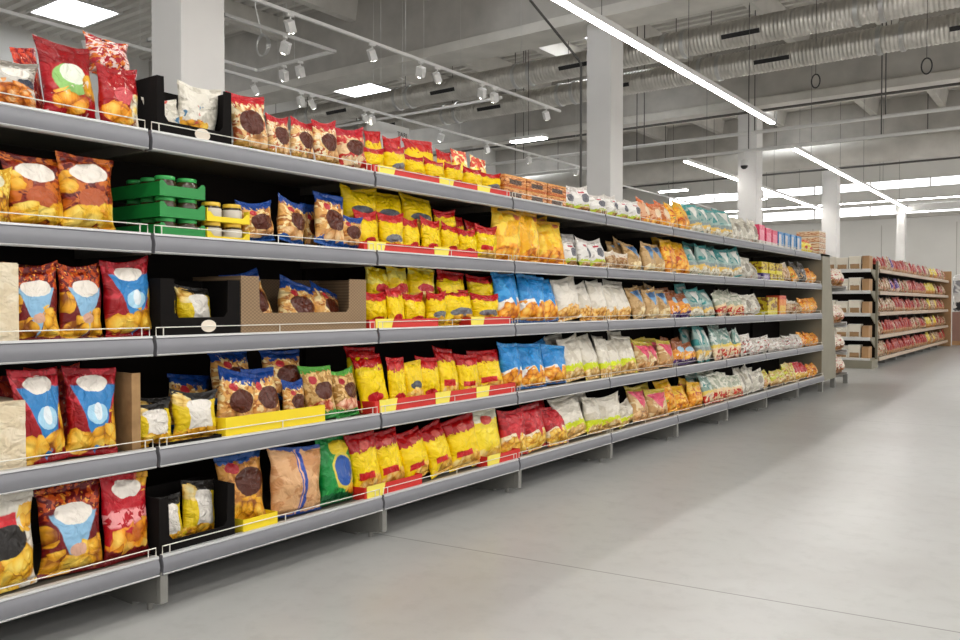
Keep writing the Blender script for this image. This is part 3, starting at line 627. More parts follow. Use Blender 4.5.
# ------------------------------------------------------------------ what each style is called
LOOK = {
 'fries': ('snack_bag', 'grey and white snack bag picturing orange sticks'), 'redflame': ('crisp_bag', 'crumpled red crisp bag behind'), 'redgreen': ('crisp_bag', 'large dark red crisp bag with a green panel'),
 'redgold': ('crisp_bag', 'red crisp bag with golden crisps'), 'redmix': ('crisp_bag', 'crumpled red and white bag lying on another'),
 'chocgold': ('biscuit_bag', 'golden bag with brown circle'), 'chocred': ('biscuit_bag', 'red and cream bag with brown circle'),
 'yellowred': ('snack_bag', 'yellow snack bag with red top'), 'yellowgrey': ('snack_bag', 'yellow red-topped bag with grey patch'), 'yellowpale': ('snack_bag', 'pale yellow snack bag'),
 'whiteoval': ('snack_bag', 'white bag with dark oval'), 'salmon': ('snack_bag', 'salmon pink snack bag'), 'orangeleaf': ('snack_bag', 'orange and gold snack bag'),
 'teal': ('snack_bag', 'teal and white snack bag'), 'silver': ('snack_bag', 'silvery cream snack bag'), 'goldchip': ('crisp_bag', 'golden crisp bag cut by the photo edge'),
 'orangeoval': ('crisp_bag', 'orange-brown crisp bag with cream oval'), 'chocblue': ('biscuit_bag', 'blue-topped bag with brown circle'),
 'yellowpuff': ('snack_bag', 'tall yellow bag with dark patch'), 'yellowpatch': ('snack_bag', 'plain-topped yellow bag with red patch'), 'yellowdot': ('snack_bag', 'tall yellow bag with red dot'), 'golden': ('snack_bag', 'plain golden snack bag'),
 'tancookie': ('snack_bag', 'small tan packet'), 'kraftblue': ('snack_bag', 'kraft brown bag with blue triangle'), 'darkfoil': ('snack_bag', 'dark foil packet'), 'orangefoil': ('snack_bag', 'bright orange packet'),
 'redblue': ('crisp_bag', 'dark red crisp bag with light blue panel'), 'redsky': ('crisp_bag', 'red crisp bag with sky blue picture'), 'bluepuff': ('snack_bag', 'blue bag of orange puffs'),
 'silverpop': ('popcorn_bag', 'silver bag with orange base'), 'purplecorn': ('snack_bag', 'orange bag with purple base'), 'reddot': ('snack_bag', 'cream bag with red speckled base'),
 'cupyellow': ('snack_bag', 'yellow and black bag with white cup'), 'chocgreen': ('biscuit_bag', 'green-edged bag with brown circle'), 'silverlime': ('popcorn_bag', 'silver bag with lime band'),
 'pinkcone': ('snack_bag', 'tan bag with pink cone'), 'tealcorn': ('snack_bag', 'teal bag with yellow and red base'), 'clearpack': ('snack_bag', 'clear packet with red marks'),
 'creamchip': ('crisp_bag', 'white crisp bag with red and black label'), 'redberry': ('crisp_bag', 'bright red crisp bag with cream oval on top'), 'chocbrown': ('biscuit_bag', 'tan bag with large brown circle'),
 'tanstripe': ('snack_bag', 'tan bag turned backwards, blue seam stripe'), 'greenblue': ('snack_bag', 'green bag with blue oval'), 'yellowwhite': ('snack_bag', 'yellow bag with white top'),
 'redpuff': ('snack_bag', 'red bag of golden puffs'), 'limepack': ('snack_bag', 'lime green packet'), 'whiteblue': ('crisp_bag', 'white and blue crisp bag'),
 'farred': ('snack_bag', 'red packet'), 'farcream': ('snack_bag', 'cream packet'), 'farpurple': ('snack_bag', 'purple packet'), 'faryellow': ('snack_bag', 'yellow packet'), 'bread': ('bread_bag', 'pale bread bag'),
}
SHELF = ['top shelf', 'second shelf', 'middle shelf', 'fourth shelf', 'bottom shelf']
GOODS = [
    # shelf 1
    (0,1.365,0.19,0.179,'fries',0,0.0), (0,1.5,0.1,0.259,'redflame',1,0.0), (0,1.585,0.21,0.279,'redgreen',0,0.0), (0,1.77,0.18,0.239,'redgold',0,0.0),
    (0,1.755,0.17,0.15,'redmix',2,0.209), (0,2.39,0.18,0.249,'chocgold',0,0.0), (0,2.545,0.13,0.199,'chocgold',0,0.0), (0,2.685,0.15,0.199,'chocgold',0,0.0),
    (0,2.845,0.17,0.209,'chocgold',0,0.0), (0,3.025,0.19,0.209,'chocred',0,0.0), (0,3.18,0.16,0.139,'yellowred',0,0.0), (0,3.35,0.18,0.169,'yellowgrey',0,0.0),
    (0,3.52,0.16,0.149,'yellowred',0,0.0), (0,3.69,0.18,0.149,'yellowred',0,0.0), (0,3.87,0.18,0.149,'yellowred',0,0.0), (0,4.05,0.18,0.149,'yellowred',0,0.0),
    (0,4.24,0.2,0.139,'yellowgrey',0,0.0), (0,3.315,0.13,0.259,'yellowred',1,0.0), (0,3.485,0.15,0.259,'yellowred',1,0.0), (0,3.73,0.24,0.279,'yellowred',1,0.0),
    (0,3.945,0.15,0.249,'yellowred',1,0.0), (0,4.105,0.17,0.269,'yellowpale',1,0.0), (0,4.295,0.17,0.259,'yellowpale',1,0.0), (0,5.185,0.23,0.169,'whiteoval',0,0.0),
    (0,5.42,0.24,0.199,'whiteoval',0,0.0), (0,5.655,0.23,0.159,'whiteoval',0,0.0), (0,5.87,0.2,0.169,'whiteoval',0,0.0), (0,6.08,0.22,0.169,'whiteoval',0,0.0),
    (0,6.295,0.21,0.189,'whiteoval',0,0.0), (0,6.505,0.21,0.229,'salmon',0,0.0), (0,6.715,0.21,0.209,'salmon',0,0.0), (0,6.91,0.22,0.239,'salmon',0,0.0),
    (0,7.075,0.25,0.239,'orangeleaf',0,0.0), (0,7.355,0.31,0.289,'orangeleaf',0,0.0), (0,7.635,0.25,0.279,'teal',0,0.0), (0,7.895,0.27,0.289,'teal',0,0.0),
    (0,8.155,0.25,0.279,'teal',0,0.0), (0,8.435,0.35,0.299,'teal',0,0.0), (0,8.815,0.35,0.269,'silver',0,0.0), (0,9.195,0.41,0.279,'silver',0,0.0),
    (0,11.485,0.49,0.199,'yellowpale',0,0.0),
    # shelf 2
    (1,1.3,0.1,0.198,'goldchip',0,0.0), (1,1.45,0.22,0.248,'orangeoval',0,0.0), (1,1.64,0.22,0.268,'orangeoval',0,0.0), (1,2.42,0.18,0.178,'chocblue',0,0.0),
    (1,2.605,0.19,0.208,'chocblue',0,0.0), (1,2.85,0.12,0.218,'chocblue',1,0.0), (1,2.845,0.19,0.258,'chocblue',0,0.0), (1,2.97,0.14,0.168,'chocblue',0,0.0),
    (1,3.14,0.28,0.358,'yellowpuff',1,0.0), (1,3.365,0.25,0.368,'yellowpuff',1,0.0), (1,3.62,0.28,0.388,'yellowpuff',1,0.0), (1,3.13,0.18,0.208,'yellowred',0,0.0),
    (1,3.305,0.17,0.208,'yellowgrey',0,0.0), (1,3.47,0.16,0.198,'yellowred',0,0.0), (1,3.635,0.17,0.208,'yellowred',0,0.0), (1,3.81,0.18,0.188,'yellowred',0,0.0),
    (1,3.985,0.17,0.178,'yellowred',0,0.0), (1,4.17,0.2,0.208,'yellowdot',0,0.0), (1,3.86,0.18,0.278,'yellowred',1,0.0), (1,4.04,0.18,0.268,'yellowred',1,0.0),
    (1,4.245,0.19,0.248,'yellowred',1,0.0), (1,4.39,0.28,0.328,'golden',0,0.0), (1,4.66,0.28,0.328,'golden',0,0.0), (1,4.96,0.32,0.308,'golden',0,0.0),
    (1,5.22,0.2,0.198,'whiteoval',0,0.0), (1,5.42,0.2,0.218,'whiteoval',0,0.0), (1,5.63,0.22,0.218,'whiteoval',0,0.0), (1,5.845,0.17,0.108,'tancookie',0,0.0),
    (1,6.02,0.18,0.088,'tancookie',0,0.0), (1,6.215,0.29,0.238,'kraftblue',1,0.0), (1,6.27,0.28,0.238,'kraftblue',0,0.0), (1,6.55,0.28,0.248,'kraftblue',0,0.0),
    (1,6.765,0.23,0.248,'kraftblue',0,0.0), (1,7.005,0.29,0.288,'orangeleaf',0,0.0), (1,7.29,0.28,0.308,'orangeleaf',0,0.0), (1,7.555,0.25,0.278,'teal',0,0.0),
    (1,7.825,0.29,0.308,'teal',0,0.0), (1,8.11,0.28,0.308,'teal',0,0.0), (1,8.425,0.35,0.308,'teal',0,0.0), (1,8.745,0.29,0.308,'teal',0,0.0),
    (1,9.02,0.26,0.238,'silver',0,0.0), (1,9.29,0.28,0.198,'silver',0,0.0), (1,10.52,0.34,0.228,'tancookie',0,0.0), (1,10.845,0.31,0.208,'orangeleaf',0,0.0),
    (1,11.125,0.51,0.278,'darkfoil',0,0.0), (1,11.63,0.5,0.188,'orangefoil',0,0.0),
    # shelf 3
    (2,1.435,0.17,0.264,'redblue',0,0.0), (2,1.6,0.18,0.274,'redblue',0,0.0), (2,1.795,0.21,0.294,'redsky',0,0.0), (2,3.265,0.19,0.314,'yellowpuff',1,0.0),
    (2,3.435,0.19,0.324,'yellowpuff',1,0.0), (2,3.635,0.23,0.324,'yellowpuff',1,0.0), (2,3.915,0.31,0.314,'yellowred',1,0.0), (2,4.225,0.25,0.304,'yellowred',1,0.0),
    (2,3.175,0.19,0.184,'yellowred',0,0.0), (2,3.33,0.14,0.214,'yellowred',0,0.0), (2,3.495,0.19,0.184,'yellowred',0,0.0), (2,3.675,0.17,0.194,'yellowgrey',0,0.0),
    (2,3.9,0.28,0.214,'yellowgrey',0,0.0), (2,4.165,0.25,0.184,'yellowgrey',0,0.0), (2,4.42,0.28,0.324,'bluepuff',0,0.0), (2,4.69,0.28,0.314,'bluepuff',0,0.0),
    (2,4.925,0.23,0.294,'bluepuff',0,0.0), (2,5.195,0.31,0.304,'silverpop',0,0.0), (2,5.43,0.18,0.284,'silverpop',0,0.0), (2,5.635,0.25,0.294,'silverpop',0,0.0),
    (2,5.85,0.2,0.274,'silverpop',0,0.0), (2,6.085,0.31,0.284,'silverpop',0,0.0), (2,6.365,0.25,0.264,'kraftblue',0,0.0), (2,6.59,0.24,0.254,'kraftblue',0,0.0),
    (2,6.84,0.26,0.254,'kraftblue',0,0.0), (2,7.085,0.27,0.244,'purplecorn',0,0.0), (2,7.355,0.27,0.224,'purplecorn',0,0.0), (2,7.61,0.3,0.284,'teal',0,0.0),
    (2,7.94,0.36,0.274,'teal',0,0.0), (2,8.305,0.37,0.244,'reddot',0,0.0), (2,8.695,0.41,0.244,'reddot',0,0.0), (2,9.05,0.3,0.234,'silver',0,0.0),
    (2,9.34,0.28,0.224,'silver',0,0.0), (2,10.64,0.3,0.184,'tancookie',0,0.0), (2,11.0,0.42,0.174,'tancookie',0,0.0), (2,11.38,0.34,0.204,'orangefoil',0,0.0),
    (2,11.73,0.36,0.194,'orangefoil',0,0.0),
    # shelf 4
    (3,1.45,0.18,0.323,'redsky',0,0.0), (3,1.625,0.19,0.313,'redsky',0,0.0), (3,1.88,0.18,0.173,'cupyellow',0,0.0), (3,2.07,0.2,0.203,'cupyellow',0,0.0),
    (3,2.265,0.19,0.243,'chocblue',0,0.0), (3,2.45,0.2,0.253,'chocblue',0,0.0), (3,2.61,0.14,0.203,'chocblue',0,0.0), (3,2.765,0.17,0.253,'chocgreen',0,0.0),
    (3,2.94,0.18,0.233,'chocgreen',0,0.0), (3,2.325,0.23,0.333,'chocblue',1,0.0), (3,2.62,0.26,0.333,'chocblue',1,0.0), (3,3.16,0.2,0.293,'yellowred',0,0.0),
    (3,3.32,0.14,0.263,'yellowred',0,0.0), (3,3.455,0.15,0.233,'yellowpuff',0,0.0), (3,3.595,0.17,0.253,'yellowred',0,0.0), (3,3.775,0.19,0.293,'yellowdot',0,0.0),
    (3,3.965,0.19,0.253,'yellowdot',0,0.0), (3,4.19,0.26,0.263,'yellowdot',0,0.0), (3,3.14,0.2,0.323,'yellowred',1,0.0), (3,4.425,0.23,0.303,'bluepuff',0,0.0),
    (3,4.68,0.28,0.293,'bluepuff',0,0.0), (3,4.955,0.31,0.263,'bluepuff',0,0.0), (3,5.26,0.28,0.313,'silverlime',0,0.0), (3,5.505,0.25,0.323,'silverlime',0,0.0),
    (3,5.7,0.16,0.293,'silverlime',0,0.0), (3,5.88,0.24,0.283,'silverlime',0,0.0), (3,6.125,0.27,0.303,'silverlime',0,0.0), (3,6.375,0.23,0.243,'pinkcone',0,0.0),
    (3,6.615,0.25,0.233,'pinkcone',0,0.0), (3,6.86,0.28,0.233,'pinkcone',0,0.0), (3,7.135,0.27,0.213,'purplecorn',0,0.0), (3,7.42,0.3,0.193,'purplecorn',0,0.0),
    (3,7.765,0.39,0.343,'teal',0,0.0), (3,8.145,0.37,0.333,'tealcorn',0,0.0), (3,8.57,0.48,0.303,'tealcorn',0,0.0), (3,8.96,0.3,0.213,'clearpack',0,0.0),
    (3,9.265,0.31,0.183,'clearpack',0,0.0), (3,9.605,0.37,0.173,'clearpack',0,0.0), (3,9.965,0.35,0.153,'clearpack',0,0.0), (3,10.305,0.33,0.153,'clearpack',0,0.0),
    (3,10.645,0.35,0.163,'clearpack',0,0.0), (3,10.98,0.32,0.173,'clearpack',0,0.0), (3,11.29,0.38,0.193,'orangefoil',0,0.0), (3,11.685,0.41,0.173,'orangefoil',0,0.0),
   
    # shelf 5
    (4,1.325,0.19,0.319,'creamchip',0,0.0), (4,1.545,0.23,0.309,'redblue',0,0.0), (4,1.755,0.19,0.319,'redberry',0,0.0), (4,2.315,0.23,0.319,'chocbrown',0,0.0),
    (4,2.58,0.32,0.309,'tanstripe',0,0.0), (4,2.87,0.26,0.319,'greenblue',0,0.0), (4,2.89,0.18,0.209,'greenblue',1,0.0), (4,3.085,0.19,0.299,'yellowdot',0,0.0),
    (4,3.27,0.2,0.289,'yellowdot',0,0.0), (4,3.475,0.25,0.269,'yellowdot',0,0.0), (4,3.685,0.23,0.279,'yellowdot',0,0.0), (4,3.91,0.26,0.289,'yellowdot',0,0.0),
    (4,4.145,0.35,0.309,'yellowwhite',0,0.0), (4,4.42,0.26,0.289,'redpuff',0,0.0), (4,4.695,0.31,0.289,'redpuff',0,0.0), (4,4.98,0.28,0.259,'redpuff',0,0.0),
    (4,5.215,0.35,0.299,'silverlime',0,0.0), (4,5.505,0.27,0.269,'silverlime',0,0.0), (4,5.78,0.32,0.259,'silverlime',0,0.0), (4,6.075,0.35,0.189,'silverlime',0,0.0),
    (4,6.345,0.31,0.289,'pinkcone',0,0.0), (4,6.665,0.33,0.239,'pinkcone',0,0.0), (4,6.93,0.24,0.289,'orangeleaf',0,0.0), (4,7.19,0.28,0.229,'orangeleaf',0,0.0),
    (4,7.505,0.35,0.229,'orangeleaf',0,0.0), (4,7.84,0.32,0.279,'tealcorn',0,0.0), (4,8.17,0.4,0.279,'reddot',0,0.0), (4,8.555,0.43,0.229,'reddot',0,0.0),
    (4,8.97,0.4,0.289,'silver',0,0.0), (4,9.345,0.35,0.219,'silver',0,0.0), (4,9.67,0.3,0.189,'limepack',0,0.0), (4,9.975,0.31,0.179,'limepack',0,0.0),
    (4,10.275,0.29,0.179,'limepack',0,0.0), (4,10.575,0.39,0.239,'limepack',0,0.0), (4,10.88,0.32,0.229,'redpuff',0,0.0), (4,11.18,0.38,0.199,'redpuff',0,0.0),
    (4,11.58,0.5,0.179,'orangefoil',0,0.0),
]

rb = random.Random(11)
specs = []
for (k, s, w, h, st, tier, zo) in GOODS:
    if st == 'yellowpuff' and k == 2: st = 'yellowpatch'
    if w > .37 and st not in ('redgreen',):
        specs.append((k, s - w / 4, w * .56, h, st, tier, zo)); specs.append((k, s + w / 4, w * .56, h * .97, st, tier, zo))
    else: specs.append((k, s, w, h, st, tier, zo))
extra = []
for (k, s, w, h, st, tier, zo) in specs:
    if tier == 0 and 4.9 < s < 9.6 and k > 0 and h > .18 and rb.random() < .6:
        extra.append((k, s + rb.uniform(-.05, .05), w, min(h + rb.uniform(.015, .04), .325), st, 1, 0.0))
specs += extra
order = {}
for sp in sorted(specs, key=lambda q: q[1]): order.setdefault((sp[0], sp[4], sp[5] == 1), []).append(sp)
for i, sp in enumerate(specs):
    k, s, w, h, st, tier, zo = sp
    kind, look = LOOK[st]; w *= 1.01; 
    h = max(h, .14); t = min(w * .50, .115) if h > .2 else min(w * .6, .13)
    if tier == 2: t = .12
    lift = tier == 1 and h > .27 and k in (1, 2, 3) and s < 4.9
    if lift: zo = .10; h = min(h - .10, .235)
    hh = h * 1.04
    ms = rb.choice(BAGS if h > .21 else FLOPPY) if s < 6.6 else rb.choice(BAGS[:6])
    o = make_bag(kind, ms, st, w, t, hh)
    lean = {0: rb.uniform(.06, .20), 1: rb.uniform(.08, .16), 2: rb.uniform(.2, .35)}[tier]
    if st in ('redblue', 'redsky', 'redberry', 'creamchip', 'orangeoval'): lean = rb.uniform(.05, .10)
    if k >= 3: lean += .03
    if s > 4.9 and tier == 0: lean = rb.uniform(.16, .36); hh *= 1.03
    rz = rb.uniform(-.18, .18); ry = rb.uniform(-.06, .06) if s < 4.9 else rb.uniform(-.14, .07)
    if st.startswith('choc') and k < 4: ry = rb.uniform(-.20, .20); rz *= 1.8; w *= 1.16
    if st == 'whiteblue': lean = .3
    if st == 'tanstripe': lean = .02
    if k == 4 and st == 'yellowdot': ry = -rb.uniform(.06, .16)
    if k == 4 and 5.4 > s > 5.0: ry = -.12
    front = DK[k] + .034 + t * .5
    if tier == 1: front += .07 if lift else .125
    if tier == 2: front += .03
    if st == 'tanstripe': front = DK[k] + .014 + t * .5; ry = .04; rz = .02
    if s > 5 and tier == 0: front += rb.uniform(0, .015)
    z = SHELF_Z[k] + .002 + zo + (w * .5 * abs(math.sin(ry)))
    if any(a <= s <= b for (kk, a, b) in ((0, 3.1, 4.34), (1, 3.02, 4.3), (2, 3.05, 4.3), (3, 3.07, 4.35), (4, 3.0, 3.4), (4, 4.0, 4.4), (3, 2.17, 2.73), (4, 2.2, 2.45)) if kk == k): z += .006; front += .01
    o.location = P(s, front, z); o.rotation_euler = (-lean, ry, FACE + rz)
    fam = order[(k, st, tier == 1)]; n = fam.index(sp) + 1
    row = ', back row' if tier == 1 else ''
    if len(fam) == 1: lb = '%s%s, on the %s of long rack' % (look, row, SHELF[k])
    else: lb = '%s%s, %s from left, %s' % (look, row, ORD[n], SHELF[k])
    tag(o, lb, 'biscuit bag' if 'biscuit' in kind else ('popcorn bag' if 'popcorn' in kind else 'snack bag'))
    if len(fam) > 1: o['group'] = '%ss on the long rack, %s%s' % (look.split(',')[0], SHELF[k], row)
# ------------------------------------------------------------------ cartons, display boxes, trays and jars
ST.update({
 'brick': ('#d88a48', [('mott', '#f0b880', 4, .54, -.1, 1.1), ('mott', '#a85c30', 5, .55, -.1, 1.1), ('rect', .22, .78, .3, .66, '#5a463c'), ('below', .2, '#c86a2c', .06), ('above', .85, '#e8a860', .03)], .4),
 'pinkbox': ('#e2466a', [('rect', .15, .85, .25, .75, '#f08aa0'), ('below', .24, '#efe2dc', .01)], .5),
 'bluebox': ('#3f86c0', [('rect', .1, .55, .1, .85, '#d8d4d0'), ('below', .2, '#e8e0d8', .01)], .5),
 'yellowbox': ('#dfc42e', [('mott', '#8a5a28', 4, .52, .3, 1.1), ('below', .3, '#f0e030', .02)], .5),
 'purplebox': ('#5c4a90', [('rect', .2, .8, .3, .8, '#c8b8d8'), ('below', .2, '#e8e0d8', .01)], .5),
 'orangebox': ('#ea8a3a', [('rect', .1, .9, .1, .5, '#f0c040'), ('above', .8, '#d85a3c', .02)], .5),
 'creambox': ('#e4d6bb', [('mott', '#dccbab', 3, .5, -.1, 1.1)], .5),
 'whitebox': ('#efe6d4', [('rect', .12, .88, .06, .42, '#b08a60'), ('above', .96, '#fbf6ea', .01)], .5),
 'cookiestack': ('#efd0a8', [('mott', '#c87c4c', 5, .52, -.1, 1.1), ('above', .85, '#f6e8d0', .02), ('below', .12, '#b0743c', .02)], .5),
 'wrapped': ('#e6e6e4', [('mott', '#8c8c90', 3, .52, -.1, 1.1), ('mott', '#2c2c30', 4, .60, -.1, 1.1)], .4),
})
def carton_mesh(w, d, h, bev=.004, lumpy=0.0, seed=0):
    """box standing on z=0, centred, front -Y, 0..1 UVs on every side"""
    bm = bmesh.new(); bmesh.ops.create_cube(bm, size=1)
    bmesh.ops.bevel(bm, geom=bm.edges[:], offset=bev / max(w, d, h), segments=2, affect='EDGES')
    if lumpy:
        bmesh.ops.subdivide_edges(bm, edges=bm.edges[:], cuts=7, use_grid_fill=True)
        for v in bm.verts: v.co += v.co.normalized() * lumpy * (noise.noise(v.co * 5 + Vector((seed, 0, 0))))
    uvl = bm.loops.layers.uv.new('UVMap'); bm.normal_update()
    for f in bm.faces:
        n = f.normal
        for l in f.loops:
            c = l.vert.co
            l[uvl].uv = ((c.x + .5, c.z + .5) if abs(n.y) >= max(abs(n.x), abs(n.z)) else ((c.y + .5, c.z + .5) if abs(n.x) >= abs(n.z) else (c.x + .5, .93)))
    for v in bm.verts: v.co = Vector((v.co.x * w, v.co.y * d, (v.co.z + .5) * h))
    me = bpy.data.meshes.new('carton'); bm.to_mesh(me); bm.free(); me.materials.append(None); me.update()
    return me
_cm = {}
def carton(kind, style, w, d, h, p, label, cat, group=None, rz=0.0, rot=FACE):
    key = (round(w, 3), round(d, 3), round(h, 3))
    if key not in _cm: _cm[key] = carton_mesh(w, d, h)
    o = link(kind, _cm[key]); put_mat(o, bmat(style)); o.location = p; o.rotation_euler = (0, 0, rot + rz)
    return tag(o, label, cat, group)

def display_box(k, s0, s1, depth, H, fh, pw, mat, label, oval=False, front=.022, pr=None, group=None):
    o = thing('display_box', label, 'display box', P((s0 + s1) / 2, DK[k] + front, SHELF_Z[k] + .001), FACE, group); w = s1 - s0; t = .006; pr = pr or pw
    MB().box(-w / 2, w / 2, 0, depth, 0, .004).box(-w / 2, w / 2, depth - t, depth, .004, H).build('base', mat, o)
    for x in (-w / 2, w / 2 - t): MB().box(x, x + t, t, depth - t, .004, H).build('side_panel', mat, o)
    # the front: a low lip between two posts, with slanting shoulders
    MB().prism([(-w / 2, .004), (w / 2, .004), (w / 2, H), (w / 2 - pr, H), (w / 2 - pr - .004, fh + .02), (w / 2 - pr - .02, fh), (-w / 2 + pw + .02, fh), (-w / 2 + pw + .004, fh + .02), (-w / 2 + pw, H), (-w / 2, H)], 1, 0, t).build('front_panel', mat, o)
    if oval is not False:
        MB().prism([(.036 * math.cos(a), .025 * math.sin(a)) for a in [2 * PI * i / 28 for i in range(28)]], 1, -.003, -.0005).build('oval_label', M['cream'], o).location = (oval, 0, fh * .55)
    return o
display_box(0, 1.895, 2.245, .22, .235, .062, .030, M['black_card'], 'black cut-out display box on the top shelf beside the red bags', oval=.03, pr=.038, front=.03)
display_box(2, 1.885, 2.262, .26, .235, .080, .060, M['black_card'], 'black cut-out display box with cream oval on the middle shelf', oval=.03)
display_box(4, 1.852, 2.205, .24, .225, .055, .040, M['black_card'], 'black cut-out display box on the bottom shelf', pr=.035)
display_box(2, 2.268, 3.03, .34, .255, .095, .095, M['kraft'], 'wide brown kraft display box on the middle shelf', pr=.115)
def more_bag(kind, style, k, s, w, h, L, z, lean, rz, ry, label, cat='snack bag', group=None):
    t = min(w * .5, .11); o = make_bag(kind, rb.choice(BAGS), style, w, t, h); o.location = P(s, L, SHELF_Z[k] + z); o.rotation_euler = (-lean, ry, FACE + rz)
    return tag(o, label, cat, group)
more_bag('crisp_bag', 'whiteblue', 0, 1.99, .17, .17, 3.02, .008, .25, .1, -.1, 'white and blue crisp bag, lower left one in the top black box')
more_bag('crisp_bag', 'whiteblue', 0, 2.13, .19, .265, 3.04, .008, .12, -.2, .12, 'white crisp bag with pointed top standing in the top black box')
more_bag('snack_bag', 'cupyellow', 2, 1.955, .14, .18, 3.01, .008, .15, 0, 0, 'yellow cup-print bag half hidden at left in the middle black box')
more_bag('snack_bag', 'cupyellow', 2, 2.11, .18, .205, 3.01, .008, .15, .1, .03, 'yellow bag with cream oval, centre of the middle black box')
more_bag('snack_bag', 'cupyellow', 4, 1.95, .15, .205, 2.98, .008, .12, 0, 0, 'yellow and white cup bag, left one in the bottom black box')
more_bag('snack_bag', 'cupyellow', 4, 2.10, .175, .235, 2.99, .008, .12, .1, .12, 'yellow and white cup bag, right one in the bottom black box')
more_bag('biscuit_bag', 'chocblue', 2, 2.46, .22, .29, 3.03, .008, .25, .1, -.22, 'blue-topped biscuit bag, leftmost in the kraft box', 'biscuit bag', 'biscuit bags in the kraft box')
more_bag('biscuit_bag', 'chocblue', 2, 2.67, .23, .25, 3.03, .008, .3, -.1, .25, 'blue-topped biscuit bag, middle of the kraft box', 'biscuit bag', 'biscuit bags in the kraft box')
more_bag('biscuit_bag', 'chocblue', 2, 2.86, .21, .23, 3.01, .008, .35, .1, .30, 'blue-topped biscuit bag, rightmost in the kraft box', 'biscuit bag', 'biscuit bags in the kraft box')
more_bag('crisp_bag', 'redflame', 3, 1.40, .20, .30, 3.16, .002, .1, .1, .05, 'dark red crisp bag behind the sky blue picture bags, left')
more_bag('crisp_bag', 'redflame', 3, 1.58, .20, .33, 3.17, .002, .1, -.1, .05, 'dark red crisp bag behind the sky blue picture bags, right')
more_bag('crisp_bag', 'redblue', 2, 1.49, .19, .28, 3.12, .002, .1, -.1, -.03, 'dark red crisp bag in shadow behind the middle shelf pair')
more_bag('snack_bag', 'cupyellow', 3, 1.97, .17, .18, 3.12, .002, .1, -.1, .05, 'yellow and black bag behind the two cup bags, fourth shelf')
more_bag('biscuit_bag', 'chocblue', 3, 2.15, .20, .26, 3.14, .002, .2, -.1, .2, 'blue-topped bag in shadow behind the right cup bag', 'biscuit bag')

# brown divider, black tray, cream boxes at the left edge
o = thing('divider_board', 'brown cardboard side wall standing right of the sky blue picture bags', 'cardboard', P(1.775, 2.93, SHELF_Z[3]), FACE)
MB().box(-.006, .006, 0, .34, 0, .30).build('board', M['carton'], o); MB().box(.006, .03, .0, .005, 0, .30).build('flap', M['carton'], o)
def low_tray(k, s0, s1, fh, depth, mat, label, tabs=(), group=None, tabmat=None, kind='display_tray'):
    o = thing(kind, label, 'display tray', P((s0 + s1) / 2, DK[k] + .018, SHELF_Z[k] + .001), FACE, group); w = s1 - s0; t = .004; z = SHELF_Z[k]
    MB().box(-w / 2, w / 2, t, depth, 0, .004).build('base', mat, o)
    MB().box(-w / 2, w / 2, 0, t, 0, fh).build('front_panel', mat, o)
    for sg in (-1, 1): MB().prism([(t, .004), (depth, .004), (depth, fh * .8), (t, fh)], 0, sg * w / 2 - (t if sg > 0 else 0), sg * w / 2 + (t if sg < 0 else 0)).build('side_panel', mat, o)
    for sx in tabs:
        x = sx - (s0 + s1) / 2
        MB().prism([(x - .065, .003), (x + .05, .003), (x + .068, fh * 1.06), (x - .068, fh * 1.06)], 1, -.0035, -.0005).build('price_tab', tabmat or M['tab_yellow'], o)
    return o
low_tray(3, 1.86, 2.15, .022, .3, M['black_card'], 'shallow black tray under the two yellow cup bags')
low_tray(3, 2.17, 2.73, .088, .3, M['yellow_card'], 'plain yellow tray in front of the blue-topped bags, fourth shelf')
low_tray(4, 2.245, 2.43, .062, .3, M['yellow_card'], 'plain yellow tray on the bottom shelf under the brown circle bag')
RG = 'red trays with yellow tabs'
low_tray(0, 3.10, 4.34, .048, .34, M['red_card'], 'red tray with three yellow tabs on the top shelf', (3.20, 3.70, 4.06), RG)
low_tray(1, 3.02, 3.98, .052, .34, M['red_card'], 'red tray with two yellow tabs on the second shelf', (3.11, 3.64), RG)
low_tray(2, 3.05, 3.60, .055, .34, M['red_card'], 'red tray, left of two on the middle shelf', (3.16,), RG)
low_tray(2, 3.90, 4.32, .055, .34, M['red_card'], 'red tray, right of two on the middle shelf', (3.97,), RG)
low_tray(3, 3.07, 4.35, .070, .34, M['red_card'], 'red tray with three yellow tabs on the fourth shelf', (3.17, 3.62, 4.00), RG)
low_tray(4, 2.98, 3.42, .066, .34, M['red_card'], 'red tray, left of two on the bottom shelf', (3.06,), RG)
low_tray(4, 4.02, 4.38, .066, .34, M['red_card'], 'red tray, right of two on the bottom shelf', (4.09,), RG)
carton('cream_box', 'creambox', .26, .30, .275, P(1.235, 3.09, SHELF_Z[2]), 'cream carton cut by the photo edge, middle shelf', 'carton')
carton('cream_box', 'creambox', .26, .30, .235, P(1.255, 3.09, SHELF_Z[3]), 'cream carton cut by the photo edge, fourth shelf', 'carton')

